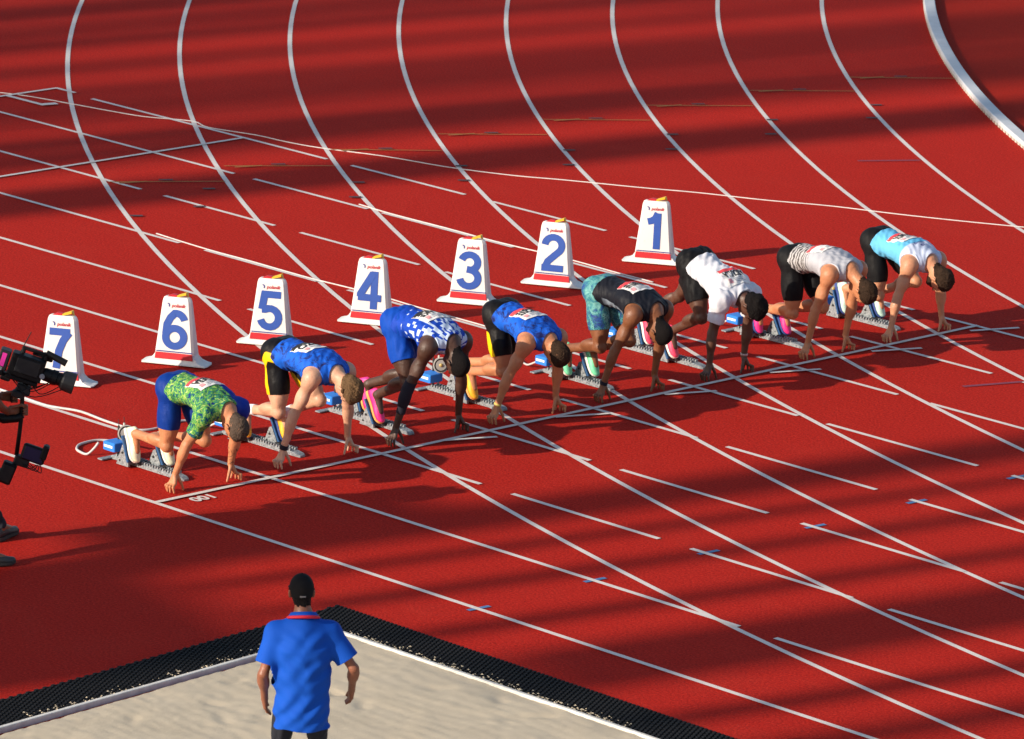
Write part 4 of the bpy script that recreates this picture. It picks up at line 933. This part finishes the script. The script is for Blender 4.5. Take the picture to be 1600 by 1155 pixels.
def starting_block(k):
    ft = FEET[k]; ym = ATH[k]['ym']; xs = {i: ft[i][0] for i in ft}; rear = min(ft, key=lambda i: ft[i][0][0]); front = -rear
    x0 = ft[rear][0][0]-.27; x1 = ft[front][0][0]+.43; org = A3((x0+x1)/2, ym, 0)
    t = thing('starting_block', f'speckled grey starting block with blue pedals under the {DESC[k]}', 'starting block', org, 0, 'starting blocks behind the line')
    L = lambda x, y, z: (x-org[0], y, z)
    mb = MB()
    prof = [(-.045, .006), (-.045, .030), (-.036, .038), (.036, .038), (.045, .030), (.045, .006)]
    R_ = [[L(x, y*sc, z*zc) for y, z in prof] for x, sc, zc in ((x0, .9, .8), (x0+.03, 1, 1), (x1-.10, 1, 1), (x1-.03, .92, .8), (x1, .6, .45))]
    mb.rings(R_, cap=True); rail = mb.build('rail', SPEC, t)
    mb = MB(); x = x0+.06
    while x < x1-.12:
        for sy in (-1, 1):
            mb.rings([[L(x, sy*.030-.012, .038), L(x+.018, sy*.030-.012, .038), L(x+.018, sy*.030-.012, .058), L(x+.006, sy*.030-.012, .058)], [L(x, sy*.030+.012, .038), L(x+.018, sy*.030+.012, .038), L(x+.018, sy*.030+.012, .058), L(x+.006, sy*.030+.012, .058)]], cap=True)
        x += .032
    o = mb.build('rail_teeth', SPEC, rail); o['kind'] = 'stuff'
    for sg in ft:
        heel, d, n, isr = ft[sg]; hl = heel-org; y = np.cross(n, d)
        R = np.stack([d, y, n], 1); c = hl+d*.165-n*.037
        mb = MB(); mb.box(c, (.225, .125, .020), R=R, bev=.004); pad = mb.build('pedal_pad', PADB, t)
        top = hl+d*.125-n*.049; bot = hl+d*.265-n*.049
        if bot[2] < .03: bot[2] = .03
        mb = MB()
        yc = hl[1]*.85
        for w0 in (-.052, .030):
            R_ = [[A3(bot[0], yc+yy, .012), A3(bot[0], yc+yy, bot[2]), A3(top[0], yc+yy, top[2]), A3(top[0]-.028, yc+yy, top[2]-.012), A3(top[0]-.075, yc+yy, .062), A3(top[0]-.10, yc+yy, .012)] for yy in (w0, w0+.022)]
            mb.rings(R_, cap=True)
        mb.box((.5*(top[0]+bot[0])-.03, yc, .05), (.10, .07, .05), bev=.006)
        pb = mb.build('pedal_bracket', SPEC, t)
        mb = MB(); mb.cyl((top[0]-.02, yc-.060, top[2]*.62), (top[0]-.02, yc+.060, top[2]*.62), .010, k=10); mb.build('bolt', BLKR, pb); mb = MB(); mb.cyl((top[0]-.055, yc-.058, .05), (top[0]-.055, yc+.058, .05), .008, k=10); mb.build('bolt', BLKR, pb)
        mb = MB(); mb.box((bot[0]+.035, yc*.4, .045), (.07, .085, .03), bev=.006); mb.build('toe_stop', BLKR, t)
    # electronics at the back
    mb = MB(); mb.box(L(x0-.01, .0, .012), (.06, .30, .012), bev=.003); mb.build('rear_foot', SPEC, t)
    bx = x0+.035
    mb = MB(); mb.box(L(bx, -.02, .118), (.145, .15, .075), bev=.006); sb = mb.build('sensor_box', SBLUE, t)
    mb = MB(); q = [(bx-.055, .112), (bx+.050, .112), (bx+.050, .132), (bx-.055, .132)]; mb.quad(*[L(x, -.0985, z) for x, z in q]); mb.build('lettering_strip', pm('print_white', (.78, .80, .82), .6), sb)
    for xx, yy, h in ((bx-.03, .035, .27), (bx+.02, .05, .30)):
        mb = MB(); mb.box(L(xx, yy, h/2), (.018, .014, h), bev=.003); mb.build('post', BLKR if xx < bx else SGREY, t)
        mb = MB(); mb.cyl(L(xx, yy, h), L(xx-.005, yy, h+.05), .003, k=6); mb.build('aerial', BLKR, t)
    c = A3(*L(bx+.045, .045, .225)); ax = unit(A3(.80, -.50, .05)); mb = MB(); a1 = unit(np.cross(ax, A3(0, 0, 1))); a2 = np.cross(ax, a1)
    R_ = [[c+ax*x+r*(a1*math.cos(2*math.pi*j/18)+a2*math.sin(2*math.pi*j/18)) for j in range(18)] for x, r in ((-.075, .030), (-.07, .045), (-.02, .052), (.02, .066), (.032, .070), (.034, .062))]
    mb.rings(R_, cap=True); sp = mb.build('loudspeaker', SGREY, t, smooth=False)
    mb = MB(); R_ = [[c+ax*x+r*(a1*math.cos(2*math.pi*j/18)+a2*math.sin(2*math.pi*j/18)) for j in range(18)] for x, r in ((.0335, .060), (.0365, .058), (.030, .03), (.030, .008))]
    mb.rings(R_, cap=True); mb.build('speaker_grille', BLKR, sp, smooth=False)
    mb = MB(); R_ = [[c+ax*x+r*(a1*math.cos(2*math.pi*j/12)+a2*math.sin(2*math.pi*j/12)) for j in range(12)] for x, r in ((.030, .018), (.040, .014), (.043, .006))]
    mb.rings(R_, cap=True); mb.build('speaker_centre', DGOLD, sp, smooth=True)
    return x0
for k in ATH:
    x0 = starting_block(k)
for k in (7, 5, 4, 2):
    ft = FEET[k]; x0 = min(ft[i][0][0] for i in ft)-.27; y = ATH[k]['ym']
    cable('cable', [(x0-.03, y-.02, .10), (x0-.12, y-.02, .05), (x0-.25, y+.02, .0), (x0-.42, y+.10), (x0-.62, y+.24), (x0-.9, y+.42)], .009, HOSE, {7: 'grey cable trailing from the starting block in front of box number 6', 5: 'grey cable trailing from the starting block of lane 5', 4: 'grey cable trailing from the block behind the sprinter in teal tights', 2: 'grey cable trailing from the block behind the zebra striped sprinter'}[k])

# ------------------------------------------------------------------ standing people
def hang_hand(wr, d, palm, thumb):
    """relaxed hand: d = down the forearm, palm = palm normal, thumb = thumb side"""
    q = []; d, palm, thumb = unit(d), unit(palm), unit(thumb)
    for i, o in enumerate((.030, .010, -.010, -.029)):
        K = wr+d*.085+thumb*o; p1 = K+d*.040+palm*.010; p2 = p1+d*.026+palm*.020; q += [(wr, K, .021, .014), (K, p1, .0115, .0105), (p1, p2, .0100, .0085)]
    tb = wr+d*.03+thumb*.028; tm = tb+d*.035+thumb*.022+palm*.012; q += [(wr, tb, .020, .016), (tb, tm, .015, .012), (tm, tm+d*.03+palm*.012, .0115, .009)]
    return q
def grip_hand(wr, c, axis, fwd):
    """hand closed round a bar through c along axis; fwd = from wrist to bar"""
    q = []; axis, fwd = unit(axis), unit(fwd); sd = np.cross(axis, fwd)
    for o in (.030, .010, -.010, -.030):
        K = c+axis*o-fwd*.012+sd*.032; p1 = c+axis*o+fwd*.030+sd*.022; p2 = c+axis*o+fwd*.030-sd*.014; p3 = c+axis*o+fwd*.004-sd*.026
        q += [(wr, K, .022, .014), (K, p1, .0115, .0105), (p1, p2, .0105, .0095), (p2, p3, .0095, .008)]
    tb = wr+axis*.03+fwd*.02; tm = c+axis*.048-fwd*.012-sd*.02; q += [(wr, tb, .020, .016), (tb, tm, .0145, .012), (tm, c+axis*.045+fwd*.02-sd*.026, .0115, .009)]
    return q
def standing(base, F, hipz, shz, headz, arms, feet, lean=0.0, look=None, s=1.0, drop=.02):
    F = unit(A3(*F, 0)); up = A3(0, 0, 1); Lf = np.cross(up, F); b0 = A3(*base, 0)
    H = b0+up*hipz; Sm = b0+up*shz+F*lean; J = dict(H=H, Sm=Sm, L=Lf, B=-F, arm={}, leg={})
    J['hc'] = b0+up*headz+F*(lean+.045); J['Cu'] = up; J['Cf'] = F if look is None else A3(*look)
    if look is not None: J['Cu'] = unit(up-0.0*F)
    for sg in (-1, 1):                                        # -1 = right
        sh = Sm+Lf*sg*.19*s-up*drop; a = arms[sg]; wr = A3(*a['wr']); el = ik2(sh, wr, .30*s, .27*s, A3(*a['pole']))
        hand = a['hand'](wr, el); J['arm'][sg] = dict(sh=sh, el=el, wr=wr, hand=hand, front=F)
    out = {}
    for sg in (-1, 1):
        hx, dx = feet[sg]; heel = A3(*hx, .027); d = unit(A3(*dx, 0)); n = up; an = heel+d*.062+n*.085; hp = H+Lf*sg*.092
        J['leg'][sg] = dict(hp=hp, kn=ik2(hp, an, .44*s, .44*s, F+Lf*sg*.1), an=an, front=F, ball=heel+d*.20+n*.03, heel=heel+d*.03+n*.03); out[sg] = (heel, d, n)
    return J, out
POLO = cloth_plain('polo_blue', (.006, .070, .42), .75); TROU = cloth_plain('dark_trousers', (.020, .022, .030), .8); CAPB = cloth_plain('cap_black', (.008, .008, .009), .8)
SHB = shm('shoe_black', (.02, .02, .022)); SOK = pm('sole_black', (.02, .02, .02), .6)
def polo(b, J, t, org):
    """a loose polo shirt: grown round the body as its own softer form, cut at hem, sleeves and neck"""
    H, Sm, S, Lr, B, TL = b['H'], J['Sm'], b['S'], b['Lr'], b['B'], b['TL']
    pr = np.array([(-.42, .178, .150, .01), (-.2, .182, .158, .012), (.1, .182, .150, .01), (.4, .188, .150, .015), (.7, .200, .152, .018), (.88, .190, .135, .014), (1.0, .135, .11, .008), (1.1, .080, .08, 0)])
    def fn(P):
        q = P-H; tt = (q @ S)/TL; l = q @ Lr; bb = q @ B; tc = np.clip(tt, pr[0, 0], pr[-1, 0]); w_, d_, o_ = (np.interp(tc, pr[:, 0], pr[:, i]) for i in (1, 2, 3))
        fold = .0045*np.sin(l*52+6*np.sin(tt*3.4+1)+tt*5) * np.clip(1.0-tt, 0, 1) + .0035*np.sin(tt*17+l*22+3*np.sin(l*9)) + .003*np.sin(tt*31-np.abs(l)*40)
        k = np.sqrt((l/w_)**2+((bb-o_)/d_)**2); dd = (k-1)*np.minimum(w_, d_)+fold; ov = (tt-tc)*TL; return np.where(ov != 0, np.sqrt(np.maximum(dd, 0)**2+ov**2), dd)
    c0 = H+S*TL*.35; ex = A3(.27, .27, .50); ch = [Prim('shirt', 'fn', fn, c0-ex, c0+ex)]
    for sg, a in J['arm'].items():
        e = a['sh']+(a['el']-a['sh'])*1.0
        ch += [Prim('shirt', 'rc', b['C7']-S*.030, a['sh']+S*.012, .060, .070, k=.05), Prim('shirt', 'rc', a['sh']+S*.0, e, .073, .080, k=.04)]
    V, Q = grow({'core': ch}, {}, .0075); n = vnormals(V, Q); T = np.concatenate([Q[:, [0, 1, 2]], Q[:, [0, 2, 3]]])
    f = V[:, 2]-.70+.006*np.sin(V[:, 0]*30)
    for sg, a in J['arm'].items():
        u = a['el']-a['sh']; L_ = np.linalg.norm(u); p = ((V-a['sh']) @ u)/L_; dist = np.linalg.norm(V-a['sh']-np.clip(p, 0, L_)[:, None]*u/L_, axis=1); out = (V-H) @ unit(a['sh']-J['Sm'])
        f = np.where((dist < .095) & (out > .135), np.minimum(f, L_*.74-p), f)
    nd = np.linalg.norm(V-(b['C7']+S*.05-B*.035), axis=1)-.078; f = np.minimum(f, nd)
    shell('polo_shirt', V, n, T, f, .0, POLO, t, org)
def official():
    base = A3(6.60, -4.35); F = unit(A3(-.80, .60, 0))[:2]; Lf = A3(-F[1], F[0])
    P = lambda f, l, z: (base[0]+F[0]*f+Lf[0]*l, base[1]+F[1]*f+Lf[1]*l, z)
    F3 = A3(*F, 0); L3 = A3(*Lf, 0)
    arms = {1: dict(wr=P(.10, .235, .85), pole=(-F[0]+Lf[0]*.5, -F[1]+Lf[1]*.5, 0), hand=lambda wr, el: hang_hand(wr, wr-el, -L3, F3)),
            -1: dict(wr=P(.12, -.34, .90), pole=(-F[0]*.8-Lf[0]*.5, -F[1]*.8-Lf[1]*.5, 0), hand=lambda wr, el: hang_hand(wr, wr-el, L3, F3))}
    feet = {1: (P(-.06, .13, 0)[:2], F+Lf*.15), -1: (P(-.06, -.13, 0)[:2], F-Lf*.15)}
    J, ft = standing(base, F, .89, 1.375, 1.600, arms, feet, lean=.015, s=.93, drop=.055); J['hs'] = .90; J['hc'] = J['hc']+L3*.012
    b = body(J, .90, .84, .15, .0); org = A3(*base, 0)
    t = thing('person', 'person in blue polo shirt and black cap seen from behind at the sand pit', 'person', org)
    V, n, T = b['V'], b['n'], b['T']; np_mesh('body', V, b['Q'], skin_mat('skin_official', (.26, .10, .055)), t, org)
    f = f_shorts(b, -.14, 3.0)
    for sg in (-1, 1):
        m = islab(b, f'shank{sg}'); f[m] = (1.0-b['par'][f'shank{sg}'][m])*.4
        m = islab(b, f'foot{sg}'); f[m] = -.02
    shell('trousers', V, n, T, f, .008, TROU, t, org, b['attr'], .003, 2)
    shell('polo_shirt', V, n, T, np.maximum(f_top(b, -.5, sleeve=.80, neck=.075), np.where(islab(b, 'thigh-1', 'thigh1'), (V[:, 2]-.74), -.05)), .022, POLO, t, org, b['attr'], .0026, 4) if False else polo(b, J, t, org)
    # collar with a red edge
    c = b['C7']+A3(0, 0, .012)+F3*.035-org
    def ring(z, rx, ry, tilt): return [c+L3*rx*math.cos(2*math.pi*k/28)+F3*(ry*math.sin(2*math.pi*k/28))+A3(0, 0, z-tilt*math.sin(2*math.pi*k/28)) for k in range(28)]
    mb = MB(); mb.rings([ring(-.006, .104, .108, .035), ring(.010, .100, .104, .035), ring(.034, .082, .086, .03), ring(.032, .076, .080, .03), ring(0, .08, .08, .03)]); co = mb.build('collar', POLO, t, smooth=True)
    mb = MB(); mb.rings([ring(-.012, .108, .112, .036), ring(-.002, .112, .116, .036), ring(.010, .104, .108, .036), ring(.0, .098, .102, .036)], closed=True); mb.build('collar_trim', pm('trim_red', (.55, .01, .03), .7), co, smooth=True)
    f = f_hair(b, -.012, .35); shell('hair', V, n, T, f_hair(b, -.045, .8), .004, HB, t, org, b['attr'], .001)
    q = V-b['hc']; u = q @ b['Cu']; fc = q @ b['Cf']
    ear = np.linalg.norm(q+b['Cu']*.016-np.sign(q @ b['Cl'])[:, None]*b['Cl']*.078, axis=1)-.040; fcap = np.minimum(ear, np.where(islab(b, 'head'), u+.018-fc*.32, -.05)); cap = shell('cap', V, n, T, fcap, .012, CAPB, t, org, b['attr'])
    mb = MB(); hc = b['hc']-org
    R_ = []
    for k in range(13):
        a = math.radians(-62+124*k/12); r0, r1 = .090, .090+.070*math.cos(a*1.2)
        R_.append([hc+L3*math.sin(a)*r0*.9+F3*math.cos(a)*r0+A3(0, 0, .022), hc+L3*math.sin(a)*r1*.85+F3*math.cos(a)*r1+A3(0, 0, .006), hc+L3*math.sin(a)*r1*.85+F3*math.cos(a)*r1+A3(0, 0, .001), hc+L3*math.sin(a)*r0*.9+F3*math.cos(a)*r0+A3(0, 0, .016)])
    mb.rings(R_, cap=True); mb.build('cap_brim', CAPB, cap)
    mb = MB(); V2 = []
    for i in range(6):
        a0, a1 = math.radians(-13+26*i/6), math.radians(-13+26*(i+1)/6); r = .1085
        mb.quad(*[hc+L3*math.sin(a)*r*.82-F3*math.cos(a)*r*.985+A3(0, 0, z) for a, z in ((a0, -.018), (a1, -.018), (a1, -.008), (a0, -.008))])
    mb.build('cap_strap_mark', pm('mark_grey', (.18, .18, .19), .7), cap)
    mb = MB(); mb.box(hc-F3*.0+A3(0, 0, .116), (.012, .012, .006), bev=.003); mb.build('cap_button', CAPB, cap)
    face_bits(t, b, org)
    for sg in (-1, 1): shoe(t, org, *ft[sg], SHB, SOK)
official()

# ------------------------------------------------------------------ camera operator with a stabilised television camera
E_ = A3(.6995, .7146, 0); NV = A3(.7146, -.6995, 0); G_ = A3(.235, -1.437, 0)
def RG(a, z, n=0.0): return G_+E_*a+A3(0, 0, z)+NV*n
def operator():
    base = A3(.16, -2.12); F = unit(A3(.18, .98, 0))[:2]; Lf = A3(-F[1], F[0]); F3 = A3(*F, 0)
    p1 = RG(-.055, 1.035, .0); p2 = RG(-.14, 1.12, -.06)
    arms = {-1: dict(wr=tuple(p1-E_*.085-F3*.035+A3(0, 0, -.01)), pole=(Lf[0]*-.6, Lf[1]*-.6, -1), hand=lambda wr, el: grip_hand(wr, p1, A3(0, 0, 1), p1-wr)),
            1: dict(wr=tuple(p2-E_*.075-F3*.03), pole=(Lf[0]*.6, Lf[1]*.6, -1), hand=lambda wr, el: grip_hand(wr, p2, A3(0, 0, 1), p2-wr))}
    feet = {1: ((.12, -1.66), A3(-.36, 1.0)), -1: ((.56, -2.20), A3(.45, .85))}
    J, ft = standing(base, F, .90, 1.40, 1.63, arms, feet, lean=.06)
    b = body(J, 1.0, 1.03, .3); org = A3(*base, 0)
    t = thing('person', 'camera operator at the left edge, only hands and black shoes in view', 'person', org)
    V, n, T = b['V'], b['n'], b['T']; np_mesh('body', V, b['Q'], skin_mat('skin_operator', (.22, .085, .045)), t, org)
    f = f_shorts(b, .22, 3.0)
    for sg in (-1, 1):
        m = islab(b, f'shank{sg}'); f[m] = (1.0-b['par'][f'shank{sg}'][m])*.4; m = islab(b, f'foot{sg}'); f[m] = -.02
    shell('trousers', V, n, T, f, .014, TROU, t, org, b['attr'], .005, 2)
    shell('t_shirt', V, n, T, f_top(b, -.1, sleeve=.75, neck=.078), .016, cloth_plain('dark_shirt', (.012, .013, .016)), t, org, b['attr'], .004, 4)
    shell('hair', V, n, T, f_hair(b, .0, .8), .010, HBR, t, org, b['attr'], .003); face_bits(t, b, org)
    f = np.where(islab(b, 'farm1', 'hand1'), np.minimum(b['par']['farm1']-.86, .98-b['par']['farm1'])*.26, -.05); shell('watch_strap', V, n, T, f, .006, DKB, t, org, b['attr'])
    for sg in (-1, 1): shoe(t, org, *ft[sg], SHB, SOK)
operator()
CBLK = pm('camera_black', (.007, .007, .008), .5, .25, 25, bmp=.1, spec=.2); CGRY = pm('camera_dark_grey', (.018, .019, .021), .5, .2, 20, spec=.3); GLASS = pm('lens_glass', (.01, .012, .02), .08, .1); CSTK = pm('sticker_magenta', (.75, .03, .36), .6)
def tv_camera():
    t = thing('television_camera', 'black television camera on a hand held stabiliser at the left edge', 'camera', G_)
    tl = math.radians(-17); ax = E_*math.cos(tl)+A3(0, 0, math.sin(tl)); upv = np.cross(NV, ax); upv = upv if upv[2] > 0 else -upv; sd = np.cross(upv, ax)
    C0 = A3(0, 0, 1.375)
    R = np.stack([ax, sd, upv], 1); Q = lambda a, s, u: C0+ax*a+sd*s+upv*u
    def bx(nm, c, d, m=CBLK, par=t, bev=.008): mb = MB(); mb.box(Q(*c), d, R=R, bev=bev); return mb.build(nm, m, par)
    bod = bx('camera_body', (-.03, 0, 0), (.27, .115, .175)); bx('side_panel', (-.02, .060, .01), (.19, .010, .12), CGRY, bod); bx('side_panel', (-.02, -.060, .01), (.19, .010, .12), CGRY, bod)
    bt = bx('battery', (-.215, 0, .0), (.085, .11, .165), CGRY); mb = MB(); q = [Q(-.235+x, s, u) for x, s, u in ((-.010, .0565, -.05), (.028, .0565, -.05), (.028, .0565, .06), (-.010, .0565, .06))]
    for s_ in (.0570, -.0570):
        mb = MB(); mb.quad(*[Q(x, s_, u) for x, u in ((-.235, -.045), (-.200, -.045), (-.200, .062), (-.235, .062))]); mb.build('sticker', CSTK, bt)
        mb = MB()
        for j in range(3): mb.quad(*[Q(x, s_*1.004, u) for x, u in ((-.232, -.075+j*.009), (-.206, -.075+j*.009), (-.206, -.071+j*.009), (-.232, -.071+j*.009))])
        mb.build('sticker_print', pm('print_pale', (.6, .6, .62), .6), bt)
    bx('top_handle', (.0, 0, .135), (.22, .03, .026)); bx('handle_post', (-.09, 0, .11), (.03, .028, .05)); bx('handle_post', (.09, 0, .11), (.03, .028, .05))
    bx('viewfinder', (.10, .06, .105), (.09, .06, .055)); bx('viewfinder_arm', (.03, .05, .10), (.10, .018, .018))
    mb = MB(); mb.cyl(Q(.08, -.02, .155), Q(.25, -.02, .125), .024, .027, 16); mb.build('microphone', CBLK, t, smooth=False)
    mb = MB()
    def ring(a, r, k=22): return [Q(a, 0, -.015)+r*(sd*math.cos(2*math.pi*j/k)+upv*math.sin(2*math.pi*j/k)) for j in range(k)]
    mb.rings([ring(.10, .045), ring(.12, .052), ring(.17, .052), ring(.175, .058), ring(.215, .058), ring(.22, .050), ring(.245, .052), ring(.26, .066)], cap=True); ln = mb.build('lens', CBLK, t, smooth=False)
    mb = MB(); mb.rings([ring(.255, .066), ring(.27, .078), ring(.355, .083), ring(.36, .077), ring(.30, .068), ring(.30, .01)], cap=False); mb.build('lens_hood', CGRY, ln, smooth=False)
    mb = MB(); mb.rings([ring(.301, .066), ring(.305, .04), ring(.307, .005)], cap=True); mb.build('lens_glass', GLASS, ln, smooth=True)
    for s_ in (1, -1):
        mb = MB(); c = Q(.105, s_*.066, -.02); mb.cyl(c, c+sd*s_*.012, .020, k=16); mb.build('dial', pm('dial_grey', (.22, .24, .27), .4), bod)
    mb = MB(); mb.cyl(Q(-.11, 0, .09), Q(-.08, 0, .27), .0045, .0035, 8); mb.build('aerial', CBLK, t)
    mb = MB(); mb.cyl(Q(-.32, .03, .0), Q(-.26, .03, -.005), .004, k=6); mb.build('connector', SILV, t)
    # cables, plate, gimbal, post
    r2_ = random.Random(4)
    for i in range(7):
        a0, a1 = r2_.uniform(-.22, .0), r2_.uniform(.05, .30); s_ = r2_.choice((-1, 1))*r2_.uniform(.03, .08); P = smooth_path([Q(a0, s_, -.06), Q((a0+a1)/2, s_*1.1, -.15-r2_.random()*.06), Q(a1, s_*.8, -.07)], 6)
        mb = MB(); mb.tube(P, .004, 6); mb.build('camera_cable', CBLK, t, smooth=True)
    bx('base_plate', (-.04, 0, -.108), (.26, .10, .035)); bx('focus_motor', (.16, .065, -.06), (.05, .03, .05)); bx('transmitter', (-.16, .02, -.13), (.08, .07, .06), CGRY); bx('rail_clamp', (-.21, 0, -.10), (.05, .12, .04))
    L = lambda a, z, n=0.0: RG(a, z, n)-G_
    mb = MB(); mb.tube([L(-.02, 1.27), L(-.06, 1.15), L(-.065, 1.0), L(-.08, .85), L(-.10, .68)], .017, 12); mb.build('post', CBLK, t, smooth=True)
    mb = MB(); mb.box(L(-.05, 1.215), (.11, .08, .06), R=R, bev=.01); mb.box(L(-.09, 1.17, .03), (.10, .06, .05), R=R, bev=.008); mb.cyl(L(-.10, 1.18, -.06), L(-.02, 1.19, .06), .03, k=14); mb.build('gimbal', CGRY, t)
    mb = MB(); mb.tube([L(-.30, .99), L(-.20, .965), L(-.10, .97), L(-.055, 1.0)], [.035, .04, .032, .025], 12); mb.build('support_arm', CBLK, t, smooth=True)
    mb = MB(); mb.tube([L(-.14, 1.16, -.06), L(-.14, 1.08, -.06)], .016, 10); mb.build('side_grip', CBLK, t)
    R2 = np.stack([unit(E_*.93+A3(0, 0, -.30)), NV, unit(np.cross(unit(E_*.93+A3(0, 0, -.30)), NV))], 1)
    mb = MB(); mb.box(L(.035, .70, .03), (.19, .05, .13), R=R2, bev=.012); mo = mb.build('monitor', CBLK, t)
    mb = MB(); mb.box(L(.035, .70, .056), (.155, .004, .10), R=R2, bev=.001); mb.build('monitor_screen', pm('screen_blue_black', (.02, .026, .07), .2), mo)
    mb = MB(); mb.box(L(.12, .715, .03), (.05, .09, .12), R=R2, bev=.012); mb.build('monitor_hood', CBLK, mo)
    mb = MB(); mb.box(L(-.06, .635), (.12, .07, .08), R=R2, bev=.01); mb.build('lower_bracket', CGRY, t)
    R3 = np.stack([unit(E_*.90+A3(0, 0, -.35)), NV, unit(np.cross(unit(E_*.90+A3(0, 0, -.35)), NV))], 1)
    for a, z, n_ in ((-.17, .545, .02), (-.29, .50, .0)):
        mb = MB(); mb.box(L(a, z, n_), (.11, .08, .17), R=R3, bev=.01); lb = mb.build('lower_battery', CBLK, t)
        mb = MB(); mb.box(L(a, z, n_+.042), (.085, .006, .13), R=R3, bev=.002); mb.build('battery_face', CGRY, lb)
    for i in range(4):
        P = smooth_path([L(-.05+i*.02, .62, .04), L(.0+i*.03, .585-.01*i, .05), L(.06+i*.01, .62, .05)], 6); mb = MB(); mb.tube(P, .004, 6); mb.build('lower_cable', CBLK, t, smooth=True)
tv_camera()

# ------------------------------------------------------------------ free-floating shade ribs added towards the sun (outside the picture, they throw the stripes)
SHADE_GREY = pm('shade_rib_grey', (.32, .33, .35), .5, .1, 2)
KX = SUN_DIR[0]/SUN_DIR[1]
def tip_z(Y): return (Y+46.0)/SUN_DIR[1]*math.tan(SUN_EL)     # height at the ribs whose shadow falls at Y
def rib(xp, wd, ya, yb, Y0=-46.0, lean=0.0):
    x = xp+KX*Y0; tz = lambda Y: (Y-Y0)/SUN_DIR[1]*math.tan(SUN_EL); z0, z1 = max(tz(ya), -.05), tz(yb); o = MB()
    R_ = [[(sx*wd/2+lean*(z-z0)/(z1-z0), sy*.2, z) for sx, sy in ((-1, -1), (1, -1), (1, 1), (-1, 1))] for z in (z0, (z0+z1)/2, z1)]
    o.rings(R_, cap=True); m_ = o.build('shade_rib', SHADE_GREY); m_.location = (x, Y0, 0); m_.rotation_euler = (0, 0, -math.atan(KX)); m_['kind'] = 'structure'
for xp, wd, ya, yb, y0 in ((1.45, .72, -1.2, 36, -46), (1.05, 1.15, -1.0, 1.6, -30), (2.30, .24, -.9, 36, -36), (3.12, .27, -1.0, 36, -36), (4.12, .28, -.8, 36, -36), (5.35, 1.05, -.8, 36, -46), (6.7, .3, -.8, 36, -36), (7.6, .4, -.8, 36, -46), (2.6, 2.9, -90, -1.5, -46), (-10.43, 1.06, 0, 36, -46)):
    rib(xp, wd, ya, yb, y0)  # the widest one is a slab added to darken the near left corner
rs0 = random.Random(3)
for xp, wd in ((-12.1, .2), (-13.05, .26), (-14.25, .18), (-15.3, .3), (-16.5, .22), (-18.3, .3), (-19.4, .34)): rib(xp, wd*1.25, 0, 36, -56.0, rs0.uniform(-.5, .5))  # thin leaning ribs added to streak the far bend with shade
rs = random.Random(11); xp = -11.7
while xp > -27:                                         # closer-set unseen ribs, added farther off to dim the far bend
    wd = rs.uniform(.34, .62); rib(xp, wd, 0, 40, -80.0+rs.uniform(-6, 6), rs.choice((0, 0, 2.2, -1.4))); xp -= wd + rs.uniform(.08, .30)
